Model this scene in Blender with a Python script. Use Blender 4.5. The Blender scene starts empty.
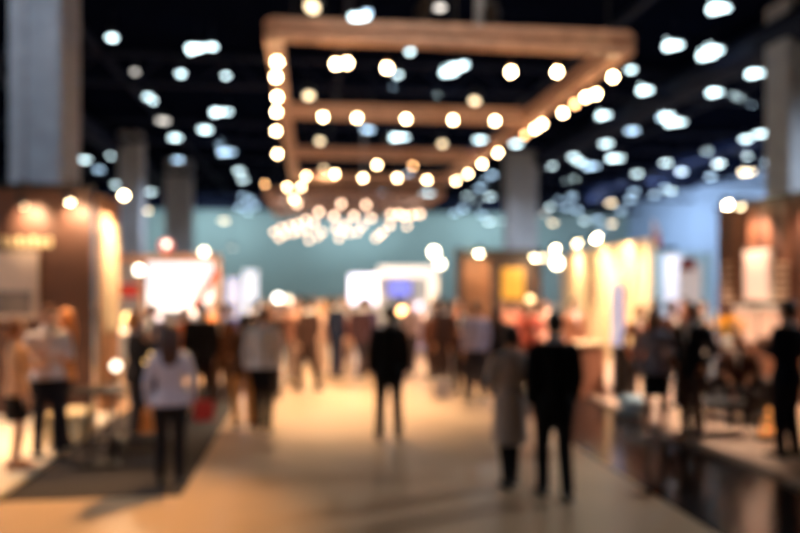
import bpy, bmesh, math, random
from mathutils import Vector, Matrix
random.seed(11)
S = bpy.context.scene
COL = S.collection
PI = math.pi
FPX, HC, HORIZ = 740.0, 2.13, 281.0
TH = math.atan2(90.0, 740.0); CT, ST = math.cos(TH), math.sin(TH)

def P(px, py, d):                       # a point seen at (px,py) standing d metres away
    u = (px - 400) / FPX * d; v = (HORIZ - py) / FPX * d
    return Vector((u * CT + d * ST, d * CT - u * ST, HC + v))
def G(px, py, z=0.0):                   # a point of the floor (height z)
    p = P(px, py, (HC - z) * FPX / (py - HORIZ)); p.z = z; return p
def lin(c):
    return tuple((x/255/12.92 if x/255 <= .04045 else ((x/255+.055)/1.055)**2.4) for x in c)
ORD = ('first second third fourth fifth sixth seventh eighth ninth tenth eleventh twelfth thirteenth fourteenth fifteenth '
       'sixteenth seventeenth eighteenth nineteenth twentieth').split()
def ordinal(i):
    if i < 20: return ORD[i]
    t, r = divmod(i + 1, 10)
    return {2: 'twenty', 3: 'thirty', 4: 'forty'}[t] + ('ieth' if r == 0 else '-' + ORD[r-1]) if r else {2: 'twentieth', 3: 'thirtieth', 4: 'fortieth'}[t]

# ------------------------------------------------------------------ materials
MATS = {}
def mat(name, rgb, rough=.6, metal=0.0, emit=None, strength=0.0, var=.12, scale=12.0, bump=0.0, linear=False, trans=0.0, spec=None):
    if name in MATS: return MATS[name]
    m = bpy.data.materials.new(name); m.use_nodes = True
    nt = m.node_tree; b = nt.nodes['Principled BSDF']
    c = rgb if linear else lin(rgb)
    b.inputs['Roughness'].default_value = rough
    b.inputs['Metallic'].default_value = metal
    if spec is not None: b.inputs['Specular IOR Level'].default_value = spec
    if trans: b.inputs['Transmission Weight'].default_value = trans
    b.inputs['Base Color'].default_value = (*c, 1)
    if var > 0 or bump > 0:
        tc = nt.nodes.new('ShaderNodeTexCoord'); n = nt.nodes.new('ShaderNodeTexNoise')
        n.inputs['Scale'].default_value = scale; n.inputs['Detail'].default_value = 4
        nt.links.new(tc.outputs['Object'], n.inputs['Vector'])
        if var > 0:
            r = nt.nodes.new('ShaderNodeValToRGB')
            r.color_ramp.elements[0].position = .3; r.color_ramp.elements[1].position = .7
            r.color_ramp.elements[0].color = (*[x*(1-var) for x in c], 1)
            r.color_ramp.elements[1].color = (*[min(1, x*(1+var)) for x in c], 1)
            nt.links.new(n.outputs['Fac'], r.inputs['Fac']); nt.links.new(r.outputs['Color'], b.inputs['Base Color'])
        if bump > 0:
            bp = nt.nodes.new('ShaderNodeBump'); bp.inputs['Strength'].default_value = bump; bp.inputs['Distance'].default_value = .01
            nt.links.new(n.outputs['Fac'], bp.inputs['Height']); nt.links.new(bp.outputs['Normal'], b.inputs['Normal'])
    if emit is not None:
        b.inputs['Emission Color'].default_value = (*emit, 1); b.inputs['Emission Strength'].default_value = strength
    MATS[name] = m; return m

# ------------------------------------------------------------------ mesh helpers
def ring(bm, c, a, b, ra, rb, n):
    return [bm.verts.new(c + a*(ra*math.cos(2*PI*i/n)) + b*(rb*math.sin(2*PI*i/n))) for i in range(n)]
def bridge(bm, r0, r1, mi=0):
    n = len(r0)
    for i in range(n):
        f = bm.faces.new((r0[i], r0[(i+1) % n], r1[(i+1) % n], r1[i])); f.material_index = mi
def cap(bm, r, flip=False):
    bm.faces.new(list(reversed(r)) if flip else r)
def tube(bm, pts, rad, n=10, ref=None, caps=True):
    pts = [Vector(p) for p in pts]; rs = []
    for i, p in enumerate(pts):
        t = (pts[min(i+1, len(pts)-1)] - pts[max(i-1, 0)]).normalized()
        rv = Vector(ref) if ref is not None else (Vector((1,0,0)) if abs(t.x) < .9 else Vector((0,1,0)))
        a = (rv - t*rv.dot(t)).normalized(); b = t.cross(a)
        r = rad[i] if isinstance(rad, (list, tuple)) else rad
        ra, rb = r if isinstance(r, (list, tuple)) else (r, r)
        rs.append(ring(bm, p, a, b, ra, rb, n))
    for r0, r1 in zip(rs, rs[1:]): bridge(bm, r0, r1)
    if caps: cap(bm, rs[0], True); cap(bm, rs[-1])
def loft(bm, rows, n=20, caps=True, c=(0,0), ribs=0, ribamp=0):        # rows: z, rx, ry, yoff
    rs = []
    for row in rows:
        z, rx, ry = row[:3]; yo = row[3] if len(row) > 3 else 0; xo = row[4] if len(row) > 4 else 0
        vs = []
        for i in range(n):
            a = 2*PI*i/n; k = 1 + ribamp*math.cos(ribs*a)
            vs.append(bm.verts.new((c[0]+xo+rx*k*math.cos(a), c[1]+yo+ry*k*math.sin(a), z)))
        rs.append(vs)
    for r0, r1 in zip(rs, rs[1:]): bridge(bm, r0, r1)
    if caps: cap(bm, rs[0], True); cap(bm, rs[-1])
def ellipsoid(bm, c, r, n=14, m=8, rot=None, mi=0):
    M = (rot or Matrix.Identity(3)); c = Vector(c); rs = []
    top = bm.verts.new(c + M @ Vector((0,0,r[2]))); bot = bm.verts.new(c - M @ Vector((0,0,r[2])))
    for j in range(1, m):
        p = PI*j/m
        rs.append([bm.verts.new(c + M @ Vector((r[0]*math.sin(p)*math.cos(2*PI*i/n), r[1]*math.sin(p)*math.sin(2*PI*i/n), r[2]*math.cos(p)))) for i in range(n)])
    fs = []
    for i in range(n):
        fs.append(bm.faces.new((top, rs[0][i], rs[0][(i+1) % n])))
        fs.append(bm.faces.new((bot, rs[-1][(i+1) % n], rs[-1][i])))
    for r0, r1 in zip(rs, rs[1:]):
        for i in range(n):
            fs.append(bm.faces.new((r0[i], r1[i], r1[(i+1) % n], r0[(i+1) % n])))
    for f in fs: f.material_index = mi
def box(bm, lo, hi, M=None):
    vs = []
    for x in (lo[0], hi[0]):
        for y in (lo[1], hi[1]):
            for z in (lo[2], hi[2]):
                v = Vector((x,y,z)); vs.append(bm.verts.new(M @ v if M else v))
    for f in ((0,1,3,2),(4,6,7,5),(0,4,5,1),(2,3,7,6),(0,2,6,4),(1,5,7,3)):
        bm.faces.new([vs[i] for i in f])
def bar(bm, a, b, w, h):                # rectangular bar from a to b
    a, b = Vector(a), Vector(b); t = (b-a).normalized()
    up = Vector((0,0,1)) if abs(t.z) < .9 else Vector((0,1,0))
    s = t.cross(up).normalized(); u = s.cross(t)
    r0 = [bm.verts.new(a + s*x*w/2 + u*y*h/2) for x, y in ((-1,-1),(1,-1),(1,1),(-1,1))]
    r1 = [bm.verts.new(b + s*x*w/2 + u*y*h/2) for x, y in ((-1,-1),(1,-1),(1,1),(-1,1))]
    bridge(bm, r0, r1); cap(bm, r0, True); cap(bm, r1)
def NB(): return bmesh.new()
def mesh(name, bm, smooth=False, bevel=0):
    bmesh.ops.recalc_face_normals(bm, faces=bm.faces)
    if bevel:
        bmesh.ops.bevel(bm, geom=list(bm.edges), offset=bevel, segments=2, affect='EDGES', profile=.6)
    me = bpy.data.meshes.new(name); bm.to_mesh(me); bm.free()
    if smooth:
        for p in me.polygons: p.use_smooth = True
    return me
def link(name, me, m, parent=None, loc=None, rz=None):
    o = bpy.data.objects.new(name, me); COL.objects.link(o)
    if m is not None:
        if len(me.materials) == 0: me.materials.append(m)
        if me.materials[0] is not m:
            o.material_slots[0].link = 'OBJECT'; o.material_slots[0].material = m
    if parent is not None: o.parent = parent
    if loc is not None: o.location = loc
    if rz is not None: o.rotation_euler = (0, 0, rz)
    return o
def obj(name, bm, m, parent=None, smooth=False, bevel=0, loc=None, rz=None):
    return link(name, mesh(name, bm, smooth, bevel), m, parent, loc, rz)
def tag(o, label, cat, group=None):
    o['label'] = label; o['category'] = cat
    if group: o['group'] = group
    return o
def thing(name, label, cat, loc=(0,0,0), rz=0, group=None):
    o = bpy.data.objects.new(name, None); COL.objects.link(o); o.empty_display_size = .1
    o.location = loc; o.rotation_euler = (0,0,rz)
    return tag(o, label, cat, group)
def struct(name, bm, m, parent=None, smooth=False, bevel=0):
    o = obj(name, bm, m, parent, smooth, bevel)
    if parent is None: o['kind'] = 'structure'
    return o
def copy_tree(o, parent=None):
    c = o.copy(); COL.objects.link(c)
    if parent is not None: c.parent = parent
    for ch in list(o.children): copy_tree(ch, c)
    return c
def light(kind, loc, energy, color, target=None, size=.1, spot=60, blend=.6, sx=None):
    l = bpy.data.lights.new('lamp', kind); l.energy = energy; l.color = color
    if kind == 'SPOT': l.spot_size = math.radians(spot); l.spot_blend = blend; l.shadow_soft_size = size
    elif kind == 'POINT': l.shadow_soft_size = size
    elif kind == 'AREA':
        l.shape = 'RECTANGLE'; l.size = size; l.size_y = sx or size
    o = bpy.data.objects.new('lamp_light', l); COL.objects.link(o); o.location = loc
    if target is not None:
        d = Vector(target) - Vector(loc); o.rotation_euler = d.to_track_quat('-Z', 'Y').to_euler()
    return o

# ------------------------------------------------------------------ the people
def remeshed(bm, voxel, smooth=3, faces=None, factor=.5):
    bmesh.ops.recalc_face_normals(bm, faces=bm.faces)
    me = bpy.data.meshes.new('tmp'); bm.to_mesh(me); bm.free()
    o = bpy.data.objects.new('tmp', me); COL.objects.link(o)
    r = o.modifiers.new('r', 'REMESH'); r.mode = 'VOXEL'; r.voxel_size = voxel; r.use_smooth_shade = True
    if smooth:
        s = o.modifiers.new('s', 'SMOOTH'); s.iterations = smooth; s.factor = factor
    dg = bpy.context.evaluated_depsgraph_get(); dg.update()
    if faces:
        n = len(o.evaluated_get(dg).data.polygons) * 2
        if n > faces:
            d = o.modifiers.new('d', 'DECIMATE'); d.ratio = faces / n
            dg.update()
    out = bpy.data.meshes.new_from_object(o.evaluated_get(dg))
    bpy.data.objects.remove(o); bpy.data.meshes.remove(me)
    for p in out.polygons: p.use_smooth = True
    return out

V = Vector
def pose_of(name):
    """hip height, per leg (hip, knee, ankle, toe dir), per arm (elbow, wrist, hand dir); left = -x, the figure faces +y"""
    def leg(s, x, y, lift=0.0, bend=0.0):
        return [V((s*.09, 0, .90)), V((s*(.09+x)/2+s*.0, y*.5+.03+bend, .49)), V((s*x, y-.02, .085+lift))]
    legs = {-1: leg(-1, .10, .02), 1: leg(1, .105, -.02)}
    def down(s, f=0.0): return [V((s*.232, -.02+f*.3, 1.13)), V((s*.226, .05+f, .89)), V((s*.02, .25+f*.3, -1)).normalized()]
    def pocket(s): return [V((s*.285, -.08, 1.14)), V((s*.20, .06, .96)), V((-s*.25, .35, -1)).normalized()]
    def bent(s, h=1.16, inn=.10): return [V((s*.235, -.01, 1.14)), V((s*inn, .23, h)), V((-s*.45, .9, .15)).normalized()]
    def raised(s): return [V((s*.26, .04, 1.15)), V((s*.16, .20, 1.36)), V((-s*.3, .35, .9)).normalized()]
    def fold(s, h): return [V((s*.235, .02, 1.14)), V((-s*.02, .19, h)), V((-s*1, .12, .05)).normalized()]
    arms = {-1: down(-1), 1: down(1)}
    hip = 0.0
    if name == 'wide': legs = {-1: leg(-1, .125, .0), 1: leg(1, .125, .0)}
    elif name == 'walk':
        legs = {-1: leg(-1, .07, .22), 1: leg(1, .075, -.24, .03, .02)}; arms = {-1: down(-1, -.10), 1: down(1, .13)}
    elif name == 'stroll':
        legs = {-1: leg(-1, .085, .10), 1: leg(1, .085, -.13, .01)}; arms = {-1: down(-1, -.05), 1: down(1, .07)}
    elif name == 'strollf':
        legs = {-1: leg(-1, .075, -.12, .01), 1: leg(1, .075, .12)}; arms = {-1: bent(-1, 1.10, .12), 1: down(1, .03)}
    elif name == 'talk': arms = {-1: bent(-1), 1: down(1, .03)}
    elif name == 'talk2': arms = {-1: bent(-1, 1.1, .08), 1: raised(1)}
    elif name == 'phone': arms = {-1: bent(-1, 1.2, .06), 1: bent(1, 1.22, .05)}
    elif name == 'fold': arms = {-1: fold(-1, 1.19), 1: fold(1, 1.15)}
    elif name == 'pocket': arms = {-1: pocket(-1), 1: pocket(1)}
    elif name == 'sit':
        hip = -.42
        for s in (-1, 1): legs[s] = [V((s*.09, 0, .90)), V((s*.13, .43, .91)), V((s*.12, .44, .505))]
        arms = {s: [V((s*.25, .02, 1.14)), V((s*.14, .27, 1.03)), V((-s*.25, 1, -.25)).normalized()] for s in (-1, 1)}
    return legs, arms, hip
TORSO = {'m': [(.84,.10,.085,0),(.90,.158,.108,0),(1.0,.152,.105,0),(1.08,.142,.1,0),(1.2,.156,.112,.005),(1.32,.176,.118,.008),(1.40,.178,.1,0),(1.45,.125,.08,-.008),(1.49,.062,.062,-.01)],
         'f': [(.84,.10,.09,0),(.90,.162,.115,-.005),(1.0,.146,.1,0),(1.07,.120,.085,0),(1.2,.136,.1,.006),(1.285,.150,.122,.018),(1.37,.150,.095,.004),(1.43,.105,.07,-.006),(1.48,.05,.055,-.01)]}
SH = {'m': (.185, 1.415), 'f': (.158, 1.395)}
def grown(sex, g): return [(z, rx+g, ry+g, yo) for z, rx, ry, yo in TORSO[sex]]
def head_frame(turn, pitch):
    R = Matrix.Rotation(turn, 3, 'Z') @ Matrix.Rotation(pitch, 3, 'X'); piv = V((0, -.005, 1.53))
    return lambda p: piv + R @ (V(p) - piv), R
def hand(bm, w, h, s, curl):
    c = V((0,1,0)) if h.z < -.6 else V((0,0,1))
    wd = (c - h*c.dot(h)).normalized(); n = h.cross(wd)*(-s)          # palm normal, faces the body
    tube(bm, [w - h*.03, w + h*.005, w + h*.035, w + h*.075, w + h*.092], [(.026,.020),(.028,.018),(.040,.017),(.042,.014),(.037,.011)], 10, ref=wd)
    for k, (o, ln) in enumerate(((.031,.070),(.0105,.079),(-.0105,.073),(-.031,.056))):
        d0 = (h + wd*(o*2.6) + n*.12*curl).normalized()
        d1 = (h + wd*(o*2.0) + n*.6*curl).normalized(); d2 = (h*.8 + wd*(o*1.5) + n*1.0*curl).normalized()
        b = w + h*.074 + wd*o
        p1 = b + d0*(.02+ln*.42); p2 = p1 + d1*ln*.33; p3 = p2 + d2*ln*.27
        tube(bm, [b, p1, p2, p3], [.0092,.0086,.0078,.006], 8)
    b = w + h*.022 + wd*.024
    d = (h*.75 + wd*.8 + n*.35).normalized(); p1 = b + d*.045; d2 = (h*.95 + wd*.35 + n*.35).normalized()
    tube(bm, [b, p1, p1 + d2*.03, p1 + d2*.048], [.0125,.0105,.0095,.007], 8)
def arm_pts(sex, s, arms):
    x, z = SH[sex]; return V((s*x, -.005, z)), arms[s][0].copy(), arms[s][1].copy(), arms[s][2]
BODY = {}
def body_mesh(sex, pose, turn, pitch=0.0):
    key = (sex, pose, round(turn, 2))
    if key in BODY: return BODY[key]
    legs, arms, hip = pose_of(pose)
    bm = NB()
    loft(bm, TORSO[sex], 18)
    tf, R = head_frame(turn, pitch)
    nr = .054 if sex == 'm' else .045
    tube(bm, [(0,-.015,1.43), (0,-.012,1.50), tf((0,-.005,1.575))], [nr+.012, nr, nr-.003], 12)
    ellipsoid(bm, tf((0,-.008,1.652)), (.074,.094,.096), 18, 12, R)
    ellipsoid(bm, tf((0,.032,1.605)), (.060,.056,.075), 16, 10, R)
    ellipsoid(bm, tf((0,.052,1.562)), (.034,.034,.026), 12, 8, R)
    tube(bm, [tf((0,.082,1.652)), tf((0,.100,1.620)), tf((0,.098,1.606))], [.008,.012,.011], 8)
    ellipsoid(bm, tf((0,.086,1.576)), (.022,.010,.008), 10, 6, R)
    for s in (-1, 1):
        ellipsoid(bm, tf((s*.076,-.008,1.625)), (.010,.019,.031), 10, 8, R)
        ellipsoid(bm, tf((s*.030,.074,1.662)), (.020,.014,.007), 10, 6, R)
        a, e, w, h = arm_pts(sex, s, arms)
        k = 1.0 if sex == 'm' else .86
        ellipsoid(bm, a - V((s*.025,0,.014)), (.062*k,.050*k,.050*k), 14, 8); tube(bm, [a - V((s*.012,0,.012)), a.lerp(e,.2), a.lerp(e,.45), e, e.lerp(w,.3), w], [.047*k,.051*k,.047*k,.038*k,.040*k,.027*k], 12)
        hand(bm, w, h, s, .75)
        hp, kn, an = legs[s]
        tube(bm, [hp + V((0,0,.02)), hp.lerp(kn,.3), hp.lerp(kn,.75), kn, kn.lerp(an,.3), kn.lerp(an,.7), an], [.083,.084,.060,.053,.057*k**.5,.042,.035], 12)
        tube(bm, [an + V((0,-.055,-.045)), an + V((0,0,-.045)), an + V((s*.012,.09,-.058)), an + V((s*.015,.165,-.068))], [(.03,.03),(.036,.036),(.043,.024),(.034,.014)], 10, ref=(1,0,0))
    me = remeshed(bm, .0052, 3, 15000)
    b2 = NB(); b2.from_mesh(me); bpy.data.meshes.remove(me)
    for f in b2.faces: f.material_index = 0
    for s in (-1, 1):                                              # eyes and lips
        ellipsoid(b2, tf((s*.031,.077,1.645)), (.0115,.0115,.0075), 12, 8, R, 1)
        ellipsoid(b2, tf((s*.031,.086,1.645)), (.0060,.0045,.0060), 10, 6, R, 2)
    ellipsoid(b2, tf((0,.0925,1.5795)), (.021,.007,.0042), 10, 6, R, 3)
    ellipsoid(b2, tf((0,.0925,1.5715)), (.018,.0075,.0052), 10, 6, R, 3)
    me = bpy.data.meshes.new('body'); b2.to_mesh(me); b2.free()
    for p in me.polygons: p.use_smooth = True
    BODY[key] = me; return me
CLOTH = {}
def cloth_mesh(kind, sex, pose):
    key = (kind, sex, pose)
    if key in CLOTH: return CLOTH[key]
    legs, arms, hip = pose_of(pose); bm = NB()
    def sleeves(g, upto=1.0):
        for s in (-1, 1):
            a, e, w, h = arm_pts(sex, s, arms); k = 1.0 if sex == 'm' else .86
            if upto >= 1:
                ellipsoid(bm, a - V((s*.022,0,.012)), (.072*k+g*.6,.056*k+g,.055*k+g), 16, 10)
                tube(bm, [a - V((s*.012,0,.012)), a.lerp(e,.18), a.lerp(e,.5), e, e.lerp(w,.45), w - h*.004], [.050*k+g,.056*k+g,.051*k+g,.045*k+g,.042*k+g,.034*k+g], 14)
            else:
                ellipsoid(bm, a - V((s*.022,0,.012)), (.068*k+g,.054*k+g,.053*k+g), 16, 10)
                tube(bm, [a - V((s*.012,0,.012)), a.lerp(e,.18), a.lerp(e, upto)], [.050*k+g,.056*k+g,.058*k+g], 14)
    def legsleeve(g, flare=0):
        for s in (-1, 1):
            hp, kn, an = legs[s]
            tube(bm, [hp + V((0,0,.05)), hp.lerp(kn,.3), hp.lerp(kn,.75), kn, kn.lerp(an,.5), an + V((0,0,-.035))], [.088+g,.090+g,.070+g,.063+g,.057+g+flare*.5,.050+g+flare], 14)
    if kind in ('jacket', 'shirt', 'blouse', 'tshirt', 'sweater'):
        g = {'jacket': .020, 'shirt': .013, 'blouse': .014, 'tshirt': .012, 'sweater': .019}[kind]
        low = .80 if kind == 'jacket' else (.90 if kind == 'shirt' else .86)
        rows = [r for r in grown(sex, g) if r[0] >= .95 and r[0] < 1.47]
        w = .188
        rows = [(low, w+g+.004, .124+g, 0), (.90, w+g, .122+g, 0)][:(1 if low >= .9 else 2)] + rows
        if pose == 'sit': rows = [(.86, .16+g, .125+g, .01)] + rows[2 if low < .9 else 1:]
        rows.append((1.475, .068 if sex == 'm' else .056, .066, -.012))
        loft(bm, rows, 22)
        sleeves(g*.7 if kind != 'shirt' else .006, .5 if kind == 'tshirt' else 1.0)
    elif kind in ('coat', 'dress', 'longcoat'):
        g = .022 if kind != 'dress' else .010
        hem = {'coat': .47, 'longcoat': .40, 'dress': .52}[kind]
        rows = [(hem, .198, .165, 0), (.68, .195, .150, 0), (.84, .186+g*.3, .135+g*.4, 0)] + [r for r in grown(sex, g) if .88 < r[0] < 1.47]
        rows.append((1.475, .062, .064, -.012))
        loft(bm, rows, 24, ribs=8, ribamp=.012)
        if kind != 'dress': sleeves(.016)
        else: sleeves(.008, .3)
    elif kind == 'skirt':
        loft(bm, [(.56, .168, .135, 0), (.7, .176, .138, 0), (.84, .178, .134, 0), (.95, .165, .118, 0), (1.06, .134, .098, 0)], 24)
    elif kind == 'trousers':
        legsleeve(.012 if sex == 'm' else .004)
        loft(bm, [(.82,.15,.10,0),(.90,.168,.118,0),(.99,.160,.112,0),(1.04,.150,.108,0)], 20)
    me = remeshed(bm, .0115, 4, 7000)
    me.name = kind; CLOTH[key] = me; return me
HAIR = {}
def hair_mesh(style, turn, pitch=0.0):
    key = (style, round(turn, 2))
    if key in HAIR: return HAIR[key]
    tf, R = head_frame(turn, pitch); bm = NB()
    ellipsoid(bm, tf((0,-.022,1.668)), (.083,.098,.092), 20, 12, R)
    ellipsoid(bm, tf((0,-.045,1.63)), (.077,.068,.08), 16, 10, R)
    if style == 'short':
        ellipsoid(bm, tf((0,.035,1.728)), (.055,.05,.028), 12, 8, R)
    if style == 'long':
        tube(bm, [tf((0,-.03,1.69)), tf((0,-.06,1.60)), V((0,-.088,1.50)), V((0,-.105,1.40)), V((0,-.115,1.30))], [(.085,.085),(.098,.072),(.105,.055),(.100,.040),(.065,.022)], 16, ref=(1,0,0))
        for s in (-1, 1):
            tube(bm, [tf((s*.055,.02,1.70)), tf((s*.082,.005,1.62)), tf((s*.080,-.0,1.54)), V((s*.095,.01,1.44))], [.026,.028,.026,.014], 10)
    if style == 'bob':
        tube(bm, [tf((0,-.03,1.69)), tf((0,-.045,1.60)), tf((0,-.05,1.53))], [(.088,.085),(.096,.078),(.090,.066)], 16, ref=(1,0,0))
    if style == 'bun': ellipsoid(bm, tf((0,-.115,1.70)), (.042,.04,.042), 12, 8, R)
    if style == 'pony':
        tube(bm, [tf((0,-.10,1.69)), tf((0,-.145,1.66)), V((0,-.15,1.55)), V((0,-.13,1.40))], [.022,.032,.030,.012], 10)
    for s in (-1, 1):
        tube(bm, [tf((s*.016,.086,1.672)), tf((s*.032,.085,1.677)), tf((s*.048,.074,1.670))], .0042, 6)
    me = remeshed(bm, .0075, 2, 4000); me.name = 'hair'; HAIR[key] = me; return me
SHOE = {}
def shoe_mesh(s, pose, heel):
    key = (s, pose, heel)
    if key in SHOE: return SHOE[key]
    legs, arms, hip = pose_of(pose); an = legs[s][2]; bm = NB()
    tube(bm, [an + V((0,-.075,-.045)), an + V((0,-.03,-.035)), an + V((s*.004,.04,-.042)), an + V((s*.012,.11,-.056)), an + V((s*.015,.185,-.068)), an + V((s*.015,.20,-.07))],
         [(.030,.034),(.041,.047),(.044,.040),(.050,.029),(.038,.018),(.02,.01)], 14, ref=(1,0,0))
    if not heel: tube(bm, [an + V((0,0,-.05)), an + V((0,-.003,.03))], [.043,.044], 12)
    box(bm, an + V((-.034,-.085,-.085)), an + V((.034,-.02,-.05)))
    tube(bm, [an + V((0,-.06,-.078)), an + V((s*.012,.09,-.078)), an + V((s*.015,.195,-.079))], [(.036,.007),(.049,.007),(.026,.006)], 12, ref=(1,0,0))
    me = remeshed(bm, .0075, 2, 2500); me.name = 'shoe'; SHOE[key] = me; return me
SKIN = {'light': (226,176,146), 'mid': (196,140,108), 'tan': (168,112,80), 'dark': (104,66,48)}
def M_skin(k): return mat('skin_'+k, SKIN[k], .5, var=.05, scale=30)
M_eye = mat('eye_white', (235,232,225), .25, var=0); M_iris = mat('eye_iris', (48,34,26), .15, var=0); M_lip = mat('lips', (168,88,80), .4, var=.05)
FABR = {}
def fabric(rgb): return mat('cloth_%d_%d_%d' % rgb, rgb, .85, var=.14, scale=45, bump=.15, spec=.2)
def hairmat(rgb): return mat('hair_%d_%d_%d' % rgb, rgb, .45, var=.25, scale=60, bump=.3)
def leather(rgb): return mat('leather_%d_%d_%d' % rgb, rgb, .35, var=.1)
def collar(parent, sex, m, g=.0):
    bm = NB(); r0 = (.072 if sex == 'm' else .058) + g
    loft(bm, [(1.462, r0+.008, r0+.004, -.010), (1.515, r0-.010, r0-.008, -.012), (1.528, r0-.012, r0-.010, -.012), (1.515, r0-.004, r0-.004, -.012), (1.466, r0+.018, r0+.012, -.012)], 20, caps=False)
    return obj('collar', bm, m, parent, smooth=True)
FRONT = {}
def front_mesh(sex):
    """the V of shirt that shows between the lapels"""
    if sex in FRONT: return FRONT[sex]
    bm = NB(); T = TORSO[sex]; rs = []
    def ell(z):
        for (z0, a0, b0, y0), (z1, a1, b1, y1) in zip(T, T[1:]):
            if z0 <= z <= z1:
                t = (z-z0)/(z1-z0); return a0+(a1-a0)*t+.02, b0+(b1-b0)*t+.02, y0+(y1-y0)*t
    for z, w in ((1.462,.050),(1.42,.046),(1.37,.036),(1.31,.025),(1.25,.014),(1.20,.004)):
        a, b, yo = ell(z); row = []
        for x in (-w, -w*.5, 0, w*.5, w): row.append((x, yo + b*math.sqrt(max(0, 1-(x/a)**2)), z))
        rs.append([bm.verts.new((x, y + .005, z)) for x, y, z in row] + [bm.verts.new((x, y - .012, z)) for x, y, z in reversed(row)])
    for r0, r1 in zip(rs, rs[1:]): bridge(bm, r0, r1)
    cap(bm, rs[0], True); cap(bm, rs[-1])
    FRONT[sex] = mesh('shirt_front', bm, True); return FRONT[sex]
def person(loc, H, rz, sex, pose, label, top, bottom=None, hair=('short', (30,22,18)), skin='light', shoes=(22,20,22), turn=0.0, group=None, shirt=None, extra=None):
    legs, arms, hip = pose_of(pose); k = H/1.75
    z = loc[2] + hip*k
    root = thing('person', label, 'person', (loc[0], loc[1], loc[2]), math.radians(rz), group)
    root.scale = (k, k, k)
    off = V((0, 0, hip))
    def put(name, me, m):
        o = link(name, me, m, root); o.location = off; return o
    me = body_mesh(sex, pose, turn)
    if len(me.materials) == 0:
        for q in (M_skin(skin), M_eye, M_iris, M_lip): me.materials.append(q)
    put('body', me, M_skin(skin))
    put(top[0] if top[0] != 'longcoat' else 'coat', cloth_mesh(top[0], sex, pose), fabric(top[1]))
    if bottom: put(bottom[0], cloth_mesh(bottom[0], sex, pose), fabric(bottom[1]))
    put('hair', hair_mesh(hair[0], turn), hairmat(hair[1]))
    for s in (-1, 1): put('shoe', shoe_mesh(s, pose, sex == 'f'), leather(shoes))
    if top[0] == 'jacket':
        shirt = shirt or ((222,214,208) if sex == 'm' else (196,180,176))
        put('shirt_front', front_mesh(sex), fabric(shirt))
    if shirt: collar(root, sex, fabric(shirt)).location = off
    return root

# ================================================================== the setting
M_floor = mat('tan_vinyl_floor', (214,174,136), .30, var=.08, scale=.9, spec=.5)
M_dark_floor = mat('dark_glossy_vinyl', (44,38,38), .16, var=.12, scale=2)
M_grey_carpet = mat('charcoal_carpet', (58,48,42), .95, var=.25, scale=60, bump=.4)
M_cream_carpet = mat('cream_carpet', (236,214,186), .9, var=.06, scale=40, bump=.2)
M_plat = mat('pale_platform', (214,186,164), .55, var=.08, scale=6)
M_teal = mat('teal_wall_paint', (122,150,154), .8, var=.05, scale=.4)
M_blue = mat('blue_grey_wall_paint', (132,160,196), .8, var=.05, scale=.4)
M_black = mat('dark_roof', (5,9,24), .9, var=.2, scale=1, spec=0.0)
M_steel = mat('dark_roof_steel', (18,26,48), .7, var=.15, scale=3, spec=.1)
M_conc = mat('grey_concrete', (150,156,168), .85, var=.12, scale=3, bump=.2)

def slab(name, x0, x1, y0, y1, z0, z1, m):
    bm = NB(); box(bm, (x0,y0,z0), (x1,y1,z1)); return struct(name, bm, m)
slab('floor', -30, 29.5, -4, 66, -.3, 0, M_floor)
slab('floor_dark_strip', 3.4, 5.0, -3.5, 40, .0, .006, M_dark_floor)
slab('floor_grey_carpet', -3.0, -1.27, 7.55, 15.5, .0, .008, M_grey_carpet)
PL = .06
slab('floor_cream_stand', -9.0, -3.0, 7.5, 12.2, .0, PL, M_cream_carpet)
slab('floor_pale_platform', 5.0, 8.6, 5.2, 27.0, .0, PL, M_plat)
slab('wall_back', -30, 29.5, 66, 66.3, 0, 9.4, M_teal)
slab('wall_right', 29.5, 29.8, -4, 66, 0, 9.4, M_blue)
slab('wall_left', -30.3, -30, -4, 66, 0, 9.4, M_teal)
slab('trim_dark_band', -29.9, 29.4, 65.7, 65.95, 8.35, 9.38, M_black)
slab('ceiling', -30.3, 29.8, -4, 66.3, 9.4, 9.7, M_black)
# roof steel: lattice girders across the hall, and purlins along it
for gy in (14.0, 24.0, 34.0, 44.0, 54.0, 63.5):
    bm = NB()
    bar(bm, (-29.9,gy,9.25), (29.4,gy,9.25), .22, .18); bar(bm, (-29.9,gy,8.35), (29.4,gy,8.35), .18, .16)
    x = -29.5
    while x < 28.0:
        bar(bm, (x,gy,8.4), (x+1.0,gy,9.2), .08, .08); bar(bm, (x+1.0,gy,9.2), (x+2.0,gy,8.4), .08, .08); x += 2.0
    struct('trim_roof_girder', bm, M_steel)
for gx in (-22.0, -14.0, -6.5, 1.0, 8.5, 16.0, 23.0):
    bm = NB(); bar(bm, (gx,-3.8,9.3), (gx,65.9,9.3), .16, .2); struct('trim_roof_beam', bm, M_steel)
for gx, gz, r in ((-9.5, 8.7, .45), (12.5, 8.7, .5)):
    bm = NB(); tube(bm, [(gx, y, gz) for y in range(2, 62, 4)], r, 20)
    for y in range(4, 60, 4): tube(bm, [(gx, y-.04, gz), (gx, y+.04, gz)], r+.03, 20)
    struct('trim_air_duct', bm, M_steel, smooth=True)
def column(name, c, w, dp, m, z1=9.4):
    bm = NB()
    box(bm, (c.x-w/2, c.y, 0), (c.x+w/2, c.y+dp, z1))
    for sx in (-.5, .16):                                         # shallow pilasters on its face
        box(bm, (c.x+sx*w+.02, c.y-.09, 0), (c.x+(sx+.34)*w-.02, c.y+.01, z1))
    box(bm, (c.x-w/2-.06, c.y-.12, 0), (c.x+w/2+.06, c.y+dp+.06, .35))
    struct(name, bm, m)
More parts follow.
